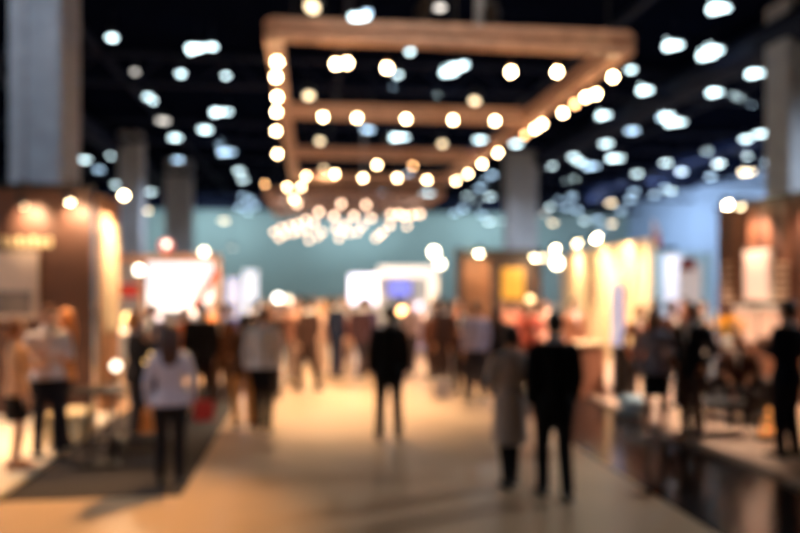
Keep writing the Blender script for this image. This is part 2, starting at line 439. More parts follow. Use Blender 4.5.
c = P(36, 281, 14.0); c.z = 0; column('column_near', c, .95, 1.1, M_conc)
c = P(178, 281, 44.0); c.z = 0; column('column_far', c, 1.5, 1.0, M_conc)
c = P(523, 281, 40.0); c.z = 0; column('column_middle', c, 1.6, 1.1, M_conc)
c = P(803, 281, 19.0); c.z = 0; column('column_side', c, .9, .9, M_conc)
c = P(130, 281, 36.0); c.z = 0; column('column_distant', c, 1.1, .9, M_conc)

# ================================================================== timber-clad truss with globe bulbs
M_copper = mat('copper_brown_timber', (196,152,128), .5, var=.22, scale=5)
M_cable = mat('black_cable', (16,15,16), .6, var=0)
M_sock = mat('brass_socket', (150,110,60), .35, .8, var=.05)
WARM = (1.0, .70, .38)
M_bulb = mat('warm_bulb_glass', (255,235,200), .3, emit=WARM, strength=48, var=0)
M_bulb_dim = mat('amber_bulb_glass', (255,220,170), .3, emit=(1.0,.50,.20), strength=14, var=0)
M_bulb_far = mat('far_bulb_glass', (255,230,200), .3, emit=(1.0,.66,.44), strength=9, var=0)
def truss_beam(name, a, b, parent, h=.33, w=.26):
    bm = NB(); a, b = Vector(a), Vector(b)
    t = (b-a).normalized(); s = t.cross(V((0,0,1))).normalized()*(w/2 - .05)
    for sg in (-1, 1):
        for dz in (-1, 1): bar(bm, a + s*sg + V((0,0,dz*(h/2-.082))), b + s*sg + V((0,0,dz*(h/2-.06))), .08, .12)
    L = (b-a).length; n = max(2, int(L/.75))
    for i in range(n+1):
        p = a + t*(L*i/n)
        if 0 < i < n: bar(bm, p - V((0,0,h/2-.05)), p + V((0,0,h/2-.05)), .06, .06)
        bar(bm, p - s - V((0,0,h/2-.03)), p + s - V((0,0,h/2-.03)), .06, .05)
        bar(bm, p - s + V((0,0,h/2-.03)), p + s + V((0,0,h/2-.03)), .06, .05)
        if i < n:
            q = a + t*(L*(i+1)/n)
            bar(bm, p - s + V((0,0,h/2-.03)), q + s + V((0,0,h/2-.03)), .04, .04)
    return obj(name, bm, M_copper, parent)
def truss(label, x0, x1, ys, z, slope=0):
    t = thing('truss_frame', label, 'truss', ((x0+x1)/2, ys[0], 0))
    o = V((-(x0+x1)/2, -ys[0], 0))
    pt = lambda x, y, zz=z: V((x, y, zz)) + o
    truss_beam('side_beam', pt(x0, ys[0]), pt(x0, ys[-1]), t); truss_beam('side_beam', pt(x1, ys[0]), pt(x1, ys[-1]), t)
    for y in ys: truss_beam('cross_beam', pt(x0, y), pt(x1, y), t)
    for x in (x0+.3, x1-.3, (x0+x1)/2):
        for y in (ys[0], ys[-1]):
            bm = NB(); tube(bm, [pt(x, y, z+.19), pt(x, y, 9.4)], .014, 6); obj('suspension_cable', bm, M_cable, t)
    bm = NB(); tube(bm, [pt((x0+x1)/2+.4, ys[0]+.15, z+.19), pt((x0+x1)/2+.4, ys[0]+.15, 9.4)], .07, 12); obj('suspension_pole', bm, M_conc, t)
    return t
TX0, TX1, TZ = -.53, 4.78, 5.73
TY = [P(272, 281, 10.6).y, 15.8, 20.9, 25.9]
truss('copper brown box truss square hung over the aisle with globe bulbs below', TX0, TX1, TY, TZ)
FX0, FX1, FZ = -1.9, 5.9, 6.08
FY = [33.0, 37.0, 41.0, 45.0]
truss('smaller looking copper truss hung far down the aisle with dense globe bulbs', FX0, FX1, FY, FZ)
def bulb_parts(root, drop, m, r):
    bm = NB(); tube(bm, [(0,0,r+.05),(0,0,drop)], .006, 6); obj('cord', bm, M_cable, root)
    bm = NB(); loft(bm, [(r*.85,.022,.022),(r+.02,.028,.028),(r+.06,.024,.024),(r+.07,.01,.01)], 12); obj('socket', bm, M_sock, root)
    bm = NB(); loft(bm, [(-r*.999,.004,.004)] + [(-r*math.cos(PI*j/8), r*math.sin(PI*j/8), r*math.sin(PI*j/8)) for j in range(1, 8)] + [(r*.98, .016, .016)], 12)
    obj('globe', bm, m, root, smooth=True)
def bulb_row(items, group, where, r=.052):
    """items: (px, py, d, top z, material)"""
    for i, (px, py, d, zt, m) in enumerate(sorted(items, key=lambda q: q[0])):
        p = P(px, py, d)
        b = thing('pendant_bulb', 'glowing globe bulb on a short cord, %s from left %s' % (ordinal(i), where), 'bulb', p, 0, group)
        bulb_parts(b, max(zt - p.z, r+.08), m, r)
B, A = M_bulb, M_bulb_dim
def depth_at(px, Y):                                                # depth of a pixel column on the plane y = Y
    k = (px-400)/FPX; return Y/(CT - k*ST)
def dX(px, X):
    k = (px-400)/FPX; return X/(k*CT + ST)
TB = TZ - .19
front = [(336,64),(347,63),(387,68),(511,72),(557,72)]
bulb_row([(x, y, depth_at(x, TY[0]), TB, B) for x, y in front], 'bulbs under the front truss beam', 'under the front truss beam')
second = [(323,117),(357,118),(406,119),(453,120),(495,121)]
bulb_row([(x, y, depth_at(x, TY[1]-1.2), TB, B) for x, y in second], 'bulbs under the second truss beam', 'under the second truss beam')
third = [(312,156),(335,174),(363,178),(377,165),(397,178),(427,180),(413,166)]
bulb_row([(x, y, depth_at(x, TY[2]+.6), TB, A if (x in (413,)) else B) for x, y in third], 'bulbs under the third truss beam', 'under the third truss beam')
right = [(613,77),(586,97),(596,94),(563,113),(542,124),(535,129),(525,135),(498,153),(482,164),(468,174),(456,181),(575,104)]
bulb_row([(x, y, dX(x, TX1), TB, A if x in (575, 525) else B) for x, y in right], 'bulbs along the right truss beam', 'along the right side truss beam')
leftb = [((277,62),10.9),((276,77),11.6),((277,97),12.8),((276.5,112),14.0),((277.5,154),18.4),((276,131),15.6)]
for i, ((x, y), d) in enumerate(leftb):
    p = P(x, y, d)
    b = thing('pendant_bulb', 'glowing globe bulb, %s from the bottom along the left side truss beam' % ordinal([1,2,3,4,0,5].index(i) if False else {62:5,77:4,97:3,112:2,131:1,154:0}[y]), 'bulb', p, 0, 'bulbs along the left truss beam')
    bulb_parts(b, max(TB - p.z, .16), M_bulb, .052)
last = [(265,184),(306,176),(301,187),(287,187),(294,199)]
bulb_row([(x, y, depth_at(x, 25.3), TB, A if x == 265 else B) for x, y in last], 'bulbs under the rear truss beam', 'under the rear truss beam')
rng = random.Random(4)
far = [(274,232),(279,238),(281,228),(285,234),(290,226),(293,233),(297,224),(300,231),(306,220),(307,229),(309,240),(314,223),(318,236),(322,232),
       (334,216),(336,228),(339,238),(342,231),(345,225),(350,233),(354,216),(357,232),(362,226),(366,205),(371,218),(376,238),(380,235),(383,232),(390,225),
       (391,214),(399,214),(404,216),(407,226),(412,215),(420,214),(297,204),(319,212),(341,204)]
for k, Y in enumerate(FY):
    lo, hi = ((0,216),(217,225),(226,231),(232,300))[k]; sub = [q for q in far if lo <= q[1] <= hi]
    bulb_row([(x, y, depth_at(x, Y + .2), FZ - .19, M_bulb_far) for x, y in sub], 'bulbs of the far truss', 'under %s far truss beam' % ('the front', 'the second', 'the third', 'the rear')[k], r=.10)

# ================================================================== ceiling lamps
M_house = mat('lamp_housing', (60,62,66), .5, .5, var=.08)
COOL = (.70, .93, 1.0)
M_cool = mat('cool_diffuser', (230,245,250), .4, emit=COOL, strength=8, var=0)
M_cool2 = mat('cool_diffuser_dim', (220,235,245), .4, emit=(.50,.75,1.0), strength=5.5, var=0)
M_wlamp = mat('warm_diffuser', (250,235,210), .4, emit=(1.0,.80,.52), strength=11, var=0)
M_grey = mat('neutral_diffuser_dim', (230,225,215), .4, emit=(1.0,.95,.88), strength=2.5, var=0)
def bay_meshes(r):
    bm = NB(); loft(bm, [(.02,r,r),(.06,r*1.02,r*1.02),(.16,r*.6,r*.6),(.30,r*.34,r*.34),(.34,r*.3,r*.3),(.36,.03,.03)], 18, ribs=9, ribamp=.03); h = mesh('housing', bm, True)
    bm = NB(); loft(bm, [(-.03,r*.5,r*.5),(-.02,r*.8,r*.8),(.02,r*.97,r*.97),(.03,r*.9,r*.9)], 18); d = mesh('diffuser', bm, True)
    return h, d
def strip_meshes(L):
    bm = NB(); box(bm, (-L/2,-.15,.03), (L/2,.15,.10)); box(bm, (-L/2+.1,-.06,.10), (L/2-.1,.06,.15)); h = mesh('housing', bm)
    bm = NB(); tube(bm, [(-L/2+.02,0,.01),(L/2-.02,0,.01)], (.14,.035), 12); d = mesh('diffuser', bm)
    return h, d
BAY = {'b': bay_meshes(.125), 's': bay_meshes(.10), 'l': strip_meshes(.48), 'bf': bay_meshes(.27), 'sf': bay_meshes(.26), 'lf': strip_meshes(.8)}
# px, py, kind, brightness  (c = cool, d = dim cool, w = warm, g = neutral dim)
LAMPS = '''112 38 b c|135 72 s g|197 48 l c|212 47 b c|181 74 b c|226 76 s c|148 97 b c|153 101 s c|163 121 s g|175 138 s c|205 130 b c|218 112 l c|228 112 b c
226 143 l d|227 152 l d|92 141 s c|85 160 s c|113 156 s c|99 170 s d|116 185 s c|125 196 s w|140 210 s g|147 211 s w|168 223 s g|151 192 s c|239 171 s c|243 180 s c|243 196 s d|250 200 s d|240 207 s d|255 206 s d
178 160 s d|224 221 s w|232 248 s g|360 17 l c|367 13 s d|440 8 b g|423 33 s g|492 30 l c|410 52 s c|398 75 s c|392 88 s d|450 72 l c|457 67 l c|464 65 b c|438 94 b c|372 109 s d|366 119 s c|368 130 s d|400 137 l c|480 140 b c|516 144 b c
428 193 l c|388 191 s d|373 191 s d|381 192 s d|248 212 s d|268 196 s d|283 207 s d|292 193 s d|408 174 s d
720 8 l c|674 45 l c|708 55 l c|715 50 l c|756 73 l c|699 91 s d|716 92 l c|738 99 l c|752 104 s d|646 90 l c|604 115 l c|618 129 l c|632 131 s d|606 144 b c|616 158 l c|631 70 b c|660 118 s d|668 116 l c|676 122 l c
548 166 l c|552 160 s c|562 153 s c|573 157 s c|580 162 s c|592 166 l d|567 181 s c|574 179 s c|637 174 s c|622 181 s d|634 192 s d|654 195 s d|665 188 s d|671 191 s c|666 163 s c|706 152 s c|719 164 s c|711 177 s d|682 172 s d
746 139 s c|760 134 s c|752 155 l c|748 172 l w|771 152 s d|768 163 s d|740 154 s d|559 200 s d|550 207 s c|566 208 s d|577 210 s d|545 198 s d|585 221 s c|598 219 s d|611 203 s w|612 224 s w|553 223 s w|545 214 s g|630 200 s d|621 211 s d|572 197 s d|601 231 s d
467 196 s c|475 202 s c|490 197 s c|508 196 s c|480 188 s d|455 213 s d|463 209 s d|482 215 s d|490 222 s c|505 221 s c|515 205 s d|492 175 s d|484 180 s d'''
lamps = []
for tok in LAMPS.replace('\n', '|').split('|'):
    a = tok.split(); lamps.append((float(a[0]), float(a[1]), a[2], a[3]))
def zone(px, py):
    c = 'left of big truss' if px < 262 else ('around big truss' if px < 530 else 'right of big truss')
    r = 'near' if py < 80 else ('middle' if py < 150 else ('farther' if py < 185 else 'farthest'))
    return r, c
byz = {}
for l in lamps: byz.setdefault(zone(l[0], l[1]), []).append(l)
rng = random.Random(9)
for (r, c), ls in byz.items():
    for i, (px, py, k, b) in enumerate(sorted(ls)):
        d = min(6.55*FPX/(HORIZ-py), 47 + rng.random()*12)
        p = P(px, py, d)
        w = {'c': 'cool white', 'd': 'faint bluish', 'w': 'warm white', 'g': 'soft neutral'}[b]
        s = 'long' if k == 'l' else 'round'
        t = thing('ceiling_lamp', '%s %s ceiling lamp, %s from left, %s rows, %s' % (s, w, ordinal(i), r, c), 'ceiling lamp', p, 0 if k != 'l' else rng.uniform(-.25, .25), 'ceiling lamps in the %s rows %s' % (r, c))
        h, dm = BAY[k + ('f' if d > 30 else '')]
        link('housing', h, M_house, t); link('diffuser', dm, {'c': M_cool, 'd': M_cool2, 'w': M_wlamp, 'g': M_grey}[b], t)
        bm = NB(); tube(bm, [(0,0,.1),(0,0,9.4-p.z)], .012, 6); obj('rod', bm, M_cable, t)

# ================================================================== exhibition stands
M_brown = mat('dark_brown_panel', (84,52,40), .6, var=.12, scale=4)
M_brown2 = mat('brown_slat_panel', (128,84,62), .6, var=.15, scale=5)
M_cream = mat('cream_panel', (244,218,172), .65, var=.04, scale=4)
M_white = mat('white_panel', (238,236,236), .6, var=.03, scale=5)
M_lblue = mat('pale_blue_panel', (164,202,226), .6, var=.05, scale=4)
M_red = mat('red_banner', (206,60,44), .7, var=.1)
M_orange = mat('orange_panel', (228,166,124), .65, var=.1, scale=3)
M_wood = mat('warm_timber', (216,164,124), .55, var=.18, scale=6)
M_dark = mat('black_laminate', (22,20,21), .45, var=.1)
M_chrome = mat('brushed_metal', (180,180,184), .3, .9, var=.05)
def vslab(bm, p0, p1, z0, z1, t=.08, side=0.0):
    p0, p1 = V((p0[0],p0[1],0)), V((p1[0],p1[1],0)); d = (p1-p0).normalized(); n = V((-d.y, d.x, 0))
    c = [p0 + n*(side - t/2), p1 + n*(side - t/2), p1 + n*(side + t/2), p0 + n*(side + t/2)]
    r0 = [bm.verts.new(q + V((0,0,z0))) for q in c]; r1 = [bm.verts.new(q + V((0,0,z1))) for q in c]
    bridge(bm, r0, r1); cap(bm, r0, True); cap(bm, r1)
def xy(px, d): p = P(px, 281, d); return (p.x, p.y)
def zz(py, d): return HC + (HORIZ-py)/FPX*d
def lum(name, label, p, target, energy, color, spot=75, armto=None, glow=90, group=None, r=.06):
    """stand spotlight: can, lens and arm, with the light it throws"""
    t = thing('spotlight', label, 'spotlight', p, 0, group)
    d = (Vector(target) - Vector(p)).normalized(); m = mat('spot_lens_%d' % glow, (255,240,210), .3, emit=(1.0,.78,.46), strength=glow, var=0)
    bm = NB(); tube(bm, [-d*.14, -d*.12, V((0,0,0))], [r*.6, r*1.0, r*1.15], 16, caps=True); obj('can', bm, M_dark, t, smooth=False)
    bm = NB(); ellipsoid(bm, d*.005, (r, r, r), 14, 8); obj('lens', bm, m, t, smooth=True)
    if armto is not None:
        bm = NB(); a = Vector(armto) - Vector(p); mid = V((0,0,max(a.z, .05)))
        tube(bm, [-d*.10, mid*.9 - d*.1, a], .014, 8); obj('arm', bm, M_dark, t)
    if energy: light('SPOT', Vector(p) + d*(r+.03), energy, color, target, size=r, spot=spot, blend=.8)
    return t
WL = (1.0, .72, .42)

# --- near left stand: dark brown wall facing the camera
YL = 12.1
def onY(px, py, Y): d = depth_at(px, Y); return P(px, py, d)
t = thing('exhibition_stand', 'dark brown stand wall lit from above behind three people on cream floor', 'exhibition stand', (-5.5, YL, 0))
o = V((5.5, -YL, 0))
xr = onY(91, 281, YL).x
bm = NB(); box(bm, V((-9.0, YL, 0)) + o, V((xr, YL+.12, 3.56)) + o); obj('back_panel', bm, M_brown, t)
bm = NB(); box(bm, V((-9.0, YL-.03, 3.56)) + o, V((xr+.02, YL+.15, 3.64)) + o); obj('top_rail', bm, M_dark, t)
bm = NB()
xx = onY(2, 242, YL).x
z0 = onY(0, 247, YL).z; z1 = onY(0, 237, YL).z
for k, w in enumerate((.10,.08,.11,.06,.10,.12,.07)):
    box(bm, V((xx, YL-.03, z0 + (0 if k % 3 else .0))) + o, V((xx+w*.72, YL, z1 - (.03 if k % 2 else 0))) + o); xx += w + .02
obj('raised_sign_strip', bm, M_cream, t)
p0 = onY(-26, 320, YL); p1 = onY(39, 252, YL)
pp = thing('poster', 'pale framed picture board hung on the dark brown stand wall', 'poster', ((p0.x+p1.x)/2, YL-.0, p0.z))
w2 = (p1.x-p0.x)/2; hh = p1.z-p0.z
bm = NB(); box(bm, (-w2, -.05, 0), (w2, 0, hh)); obj('board', bm, mat('pale_pink_board', (226,200,184), .7, var=.05), pp, bevel=.008)
bm = NB(); box(bm, (-w2*.9, -.062, hh*.08), (w2*.8, -.05, hh*.42))
obj('grey_picture', bm, mat('grey_print', (120,110,108), .7, var=.35, scale=3), pp)
for i, (px, py) in enumerate(((22,203),(69,199))):
    q = onY(px, py, YL - .42)
    lum('spot', 'warm spotlight on an arm over the dark brown wall, %s one' % ('inner' if i else 'outer'), q, (q.x, YL, 3.05), 115, WL, 95, armto=(q.x, YL+.06, 3.62), glow=70 if i else 12, group='spotlights over the dark brown wall')
# bright return panel at the wall's end
t = thing('exhibition_stand', 'bright timber end panel standing beside the dark brown wall', 'exhibition stand', (xr+.1, YL+.3, 0))
bm = NB(); box(bm, (-.06, -.15, 0), (.0, .95, 3.5)); obj('side_panel', bm, M_wood, t)
bm = NB(); box(bm, (.0, -.08, 1.3), (.03, .9, 3.1)); obj('white_print', bm, M_cream, t)
for k in range(3):
    bm = NB(); box(bm, (0, .0+k*.4, 0), (.05, .06+k*.4, 3.5)); obj('post', bm, M_wood, t)
for i, (Y, z) in enumerate(((.45, 3.35),)):
    q = V((xr+.75, YL+Y, z))
    light('SPOT', q, 330, (1,.74,.50), (xr+.1, YL+Y-.1, 2.5), size=.06, spot=100)
q = onY(124, 195, 14.4); lum('spot', 'warm spotlight above the bright timber end panel', q, (xr+.1, 13.2, 2.2), 150, WL, 80, armto=(xr+.05, 13.3, 3.5), glow=36)
q = onY(114, 232, 16.0); lum('spot', 'small warm lamp beside the edge of the bright timber panel', q, (xr+.4, 14.2, 1.0), 10, WL, 80, armto=(xr+.05, 13.3, 3.4), glow=40)

# --- left middle stand: white glowing screen under an orange beam
D = 18.0
t = thing('exhibition_stand', 'open stand with orange top beam and white walls behind the left crowd', 'exhibition stand', (*xy(165, D), 0))
T = Matrix.Translation(-t.location)
def tb(bm): bmesh.ops.transform(bm, matrix=T, verts=bm.verts); return bm
a, b = xy(112, D), xy(219, D); a2, b2 = xy(120, D+3), xy(214, D+3)
bm = NB(); vslab(bm, a, b, zz(262, D), zz(257, D)+.05, .25); obj('top_beam', tb(bm), M_orange, t)
bm = NB(); vslab(bm, a2, b2, 0, 2.7, .1); obj('back_panel', tb(bm), M_white, t)
bm = NB(); vslab(bm, b, b2, 0, 2.65, .1); obj('side_panel', tb(bm), M_white, t)
for q in (a, b, xy(141, D)):
    bm = NB(); tube(bm, [(q[0], q[1], 0), (q[0], q[1], 2.6)], .05, 10); obj('post', tb(bm), M_wood, t)
bm = NB(); vslab(bm, xy(108, D), xy(141, D), zz(297, D), zz(284, D), .06); obj('red_counter_banner', tb(bm), M_red, t)
bm = NB(); q0, q1 = P(217, 271, D-.2), P(192, 309, D-.2); bar(bm, q0, q1, .05, .17); obj('red_diagonal_stripe', tb(bm), mat('coral_stripe', (232,110,84), .6), t)
M_scr = mat('white_screen_glow', (240,245,255), .3, emit=(.95,.95,1.0), strength=1.15, var=0)
ds = D + 1.5
s = thing('video_screen', 'large glowing white screen inside the open stand with orange top beam', 'screen', (*xy(178, ds), 0))
T = Matrix.Translation(-s.location)
bm = NB(); vslab(bm, xy(145, ds), xy(214, ds), zz(312, ds), zz(260, ds), .09); obj('frame', tb(bm), M_dark, s)
bm = NB(); vslab(bm, xy(147, ds-.06), xy(212.5, ds-.06), zz(310.5, ds), zz(262, ds), .02); obj('display', tb(bm), M_scr, s)
for px in (156, 200):
    bm = NB(); q = xy(px, ds+.02); box(bm, (q[0]-.05, q[1]-.04, 0), (q[0]+.05, q[1]+.04, 1.5)); obj('leg', tb(bm), M_dark, s)
# red globe lantern on a pole, and small lamps by it
q = P(166, 246, 20.5)
t = thing('globe_lantern', 'pinkish red round lantern on a pole above the left white screen', 'lantern', (q.x, q.y, 0))
bm = NB(); ellipsoid(bm, (0,0,q.z), (.20,.20,.20), 18, 12); obj('shade', bm, mat('red_lantern', (230,90,70), .5, emit=(1.0,.30,.20), strength=.8, var=.05), t, smooth=True)
bm = NB(); ellipsoid(bm, (.05,-.19,q.z+.05), (.07,.07,.07), 12, 8); obj('bulb', bm, mat('lantern_bulb', (255,220,210), .3, emit=(1,.75,.62), strength=8, var=0), t, smooth=True)
bm = NB(); tube(bm, [(0,0,.04),(0,0,q.z-.19)], .025, 10); loft(bm, [(0,.2,.2),(.03,.2,.2),(.05,.03,.03)], 16); obj('pole', bm, M_dark, t)
def glow_globe(px, py, d, label, rgb, st, r=.09, grp=None):  # builds real globe lamps, and the globes added for highlight spots
    st = st*.32
    q = P(px, py, d)
    t = thing('glow_globe', label, 'lamp', (q.x, q.y, 0), 0, grp)
    bm = NB(); loft(bm, [(0,.16,.16),(.025,.16,.16),(.04,.02,.02),(q.z-r,.014,.014)], 14); obj('stand', bm, M_chrome, t)
    bm = NB(); ellipsoid(bm, (0,0,q.z), (r,r,r), 16, 10); obj('globe', bm, mat('lamp_%d_%d_%d_%s' % (*[int(c*100) for c in rgb], st), (255,240,220), .3, emit=rgb, strength=st, var=0), t, smooth=True)
    return t
glow_globe(139, 270, 17.2, 'tall white globe lamp before the orange top beam of the left stand', (1,.86,.64), 40)
glow_globe(204, 252, 21.5, 'tall cream globe lamp behind the left white screen', (1,.86,.6), 40, .10)
glow_globe(129, 318, 13.0, 'amber globe lamp glowing between bar table and left white screen', (1,.62,.2), 30)
glow_globe(116, 366, 9.6, 'small white globe lamp standing beside the dark bar table', (1,.86,.66), 14, .06)
glow_globe(402, 311, 19.0, 'orange globe lamp seen beside the lone man in black suit', (1,.5,.18), 40, .10)
glow_globe(424, 318, 21.0, 'pinkish globe lamp right of the man in black suit', (1,.55,.38), 12, .12)
glow_globe(278, 298, 30.0, 'soft white globe lamp glowing above the far crowd', (1,.93,.82), 26, .16)
glow_globe(288, 300, 29.0, 'cream globe lamp beside the soft white one above the far crowd', (1,.82,.6), 9, .16)
glow_globe(546, 314, 17.0, 'peach globe lamp between the brown stand and the cream stand', (1,.6,.4), 14, .09)
glow_globe(532, 322, 18.0, 'rosy globe lamp behind the couple, beside the brown stand', (1,.55,.4), 10, .10)
glow_globe(551, 340, 15.0, 'low peach globe lamp just beyond the man of the couple', (1,.62,.42), 10, .09)

glow_globe(147, 357, 10.8, 'added low amber highlight globe between bar table and grey-topped woman', (1,.55,.16), 10, .09)  # globes from here to the lilac panels are added to imitate highlight spots
glow_globe(124, 330, 14.0, 'added peach highlight globe just under the amber one by the left stand', (1,.66,.36), 9, .08)
glow_globe(157, 319, 16.0, 'added pale lilac highlight globe in front of the left white screen', (.86,.80,1), 6, .10)
glow_globe(192, 313, 16.5, 'added pinkish white highlight globe above the slim black figure', (1,.80,.70), 8, .10)
glow_globe(214, 351, 14.0, 'added small peach highlight globe left of the tan-trousered woman', (1,.70,.52), 7, .09)
glow_globe(231, 340, 16.0, 'added dim orange highlight globe beside the woman in blue', (1,.55,.28), 4, .10)
glow_globe(418, 306, 24.0, 'added pale lilac highlight globe under the far stand post', (.82,.78,1), 8, .13)
glow_globe(442, 307, 22.0, 'added peach highlight globe beside the middle brown stand edge', (1,.62,.38), 10, .13)
glow_globe(452, 341, 15.5, 'added dim orange highlight globe in front of the middle brown stand', (1,.56,.28), 4, .09)
glow_globe(530, 300, 20.0, 'added gold highlight globe low beside the yellow board', (1,.62,.20), 9, .11)
glow_globe(701, 352, 12.2, 'added small peach highlight globe left of the yellow flowers', (1,.64,.42), 6, .07)
glow_globe(735, 372, 12.0, 'added small rosy highlight globe behind the seated person', (1,.52,.38), 5, .07)
# --- lilac panels left of the far crowd
for i, (x0, x1, y0, y1, d, m, lab) in enumerate((
    (226, 240, 278, 322, 22.0, mat('lilac_lightbox', (220,215,250), .5, emit=(.80,.80,1.0), strength=.75, var=.04), 'narrow lilac glowing banner right of the left white screen'),
    (243, 258, 270, 318, 24.0, mat('white_lightbox', (240,240,250), .5, emit=(.88,.92,1.0), strength=1.0, var=.03), 'tall white glowing banner left of the man in pale shirt'))):
    s = thing('rollup_banner', lab, 'banner', (*xy((x0+x1)/2, d), 0)); T = Matrix.Translation(-s.location)
    bm = NB(); vslab(bm, xy(x0, d), xy(x1, d), .12, zz(y0, d), .03); obj('sheet', tb(bm), m, s)
    bm = NB(); vslab(bm, xy(x0-.5, d), xy(x1+.5, d), 0, .12, .22); obj('base', tb(bm), M_chrome, s)
    bm = NB(); q = xy((x0+x1)/2, d+.06); tube(bm, [(q[0],q[1],.1),(q[0],q[1],zz(y0, d))], .015, 8); obj('pole', tb(bm), M_chrome, s)

# --- far white stand at the end of the aisle
D = 33.0
t = thing('exhibition_stand', 'far white stand with bright fascia at the end of the aisle', 'exhibition stand', (*xy(405, D), 0)); T = Matrix.Translation(-t.location)
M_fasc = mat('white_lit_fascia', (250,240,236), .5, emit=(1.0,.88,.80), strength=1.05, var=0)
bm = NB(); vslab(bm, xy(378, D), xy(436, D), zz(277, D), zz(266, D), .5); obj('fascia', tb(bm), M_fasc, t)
bm = NB(); vslab(bm, xy(376, D+3), xy(438, D+3), 0, 2.6, .1); obj('back_panel', tb(bm), M_white, t)
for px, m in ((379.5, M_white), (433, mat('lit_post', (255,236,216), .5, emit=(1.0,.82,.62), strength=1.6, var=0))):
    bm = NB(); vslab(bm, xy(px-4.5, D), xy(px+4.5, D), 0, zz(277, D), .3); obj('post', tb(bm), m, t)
s = thing('video_screen', 'blue violet screen under the fascia of the far white stand', 'screen', (*xy(399, D+2), 0)); T = Matrix.Translation(-s.location)
bm = NB(); vslab(bm, xy(387, D+2), xy(412, D+2), zz(298, D), zz(279, D), .12); obj('frame', tb(bm), M_dark, s)
bm = NB(); vslab(bm, xy(388, D+1.92), xy(411, D+1.92), zz(297, D), zz(280, D), .02)
obj('display', tb(bm), mat('violet_screen', (90,100,200), .3, emit=(.28,.30,.95), strength=1.0, var=0), s)
bm = NB(); q = xy(399, D+2.05); box(bm, (q[0]-.2,q[1]-.05,0), (q[0]+.2,q[1]+.05,1.5)); obj('leg', tb(bm), M_dark, s)
dq = 30.0
s = thing('video_screen', 'bluish white glowing screen left of the far white stand', 'screen', (*xy(363, dq), 0)); T = Matrix.Translation(-s.location)
bm = NB(); vslab(bm, xy(348, dq), xy(379, dq), zz(306, dq), zz(273, dq), .12); obj('frame', tb(bm), M_dark, s)
bm = NB(); vslab(bm, xy(349, dq-.08), xy(378, dq-.08), zz(305, dq), zz(274, dq), .02); obj('display', tb(bm), mat('bluish_screen', (230,230,255), .3, emit=(.88,.87,1.0), strength=2.2, var=0), s)
bm = NB(); q = xy(363, dq+.03); box(bm, (q[0]-.25,q[1]-.06,0), (q[0]+.25,q[1]+.06,1.3)); obj('leg', tb(bm), M_dark, s)
glow_globe(434, 252, 31.0, 'very bright cream globe lamp high over the far white stand', (1,.86,.62), 60, .17)
glow_globe(440, 264, 30.0, 'bright cream globe lamp at the far white stand post', (1,.86,.62), 45, .15)
d = 28.0
s = thing('rollup_banner', 'slim lilac white banner standing right of the man in black suit', 'banner', (*xy(422, 22), 0)); T = Matrix.Translation(-s.location)
bm = NB(); vslab(bm, xy(417, 22), xy(427, 22), .1, zz(316, 22), .03); obj('sheet', tb(bm), mat('lilac_sheet', (214,190,222), .6, emit=(.8,.62,.85), strength=.35, var=.05), s)
bm = NB(); vslab(bm, xy(416, 22), xy(428, 22), 0, .1, .25); obj('base', tb(bm), M_chrome, s)

# --- middle brown stand with yellow lit board
D = 21.0
t = thing('exhibition_stand', 'dark brown stand with yellow board in the middle of the hall', 'exhibition stand', (*xy(498, D), 0)); T = Matrix.Translation(-t.location)
M_umber = mat('umber_panel', (58,38,32), .6, var=.12, scale=4)
bm = NB(); vslab(bm, xy(457, D), xy(541, D), 0, zz(251, D), .12); obj('back_panel', tb(bm), M_umber, t)
bm = NB(); vslab(bm, xy(457, D), xy(459, D-2.4), 0, zz(251, D), .1); obj('side_panel', tb(bm), M_umber, t)
bm = NB(); vslab(bm, xy(455, D-.1), xy(543, D-.1), zz(256, D), zz(250, D), .3); obj('fascia', tb(bm), M_dark, t)
bm = NB(); vslab(bm, xy(463, D-.1), xy(490, D-.1), zz(318, D), zz(258, D), .04); obj('timber_panel', tb(bm), mat('amber_timber', (112,72,46), .6, var=.2, scale=3), t)
s = thing('poster', 'yellow glowing board on the middle dark brown stand', 'poster', (*xy(513, D-.15), 0)); T = Matrix.Translation(-s.location)
bm = NB(); vslab(bm, xy(501, D-.12), xy(525, D-.12), zz(300, D), zz(267, D), .08); obj('frame', tb(bm), M_dark, s)
bm = NB(); vslab(bm, xy(502, D-.2), xy(524, D-.2), zz(299, D), zz(268, D), .02); obj('lightbox', tb(bm), mat('yellow_lightbox', (130,90,24), .5, emit=(1.0,.46,.045), strength=.68, var=.2, scale=2), s)
for i, (px, py, lab, gl) in enumerate(((479,251,'warm spotlight on top of the middle dark brown stand',110),(536,256,'warm spotlight at the corner between brown and cream stands',70))):
    q = P(px, py, D-.9); lum('spot', lab, q, P(475 if i == 0 else 515, 285, D), 95, WL, 80, armto=P(px, 254, D-.1), glow=gl, r=.09)

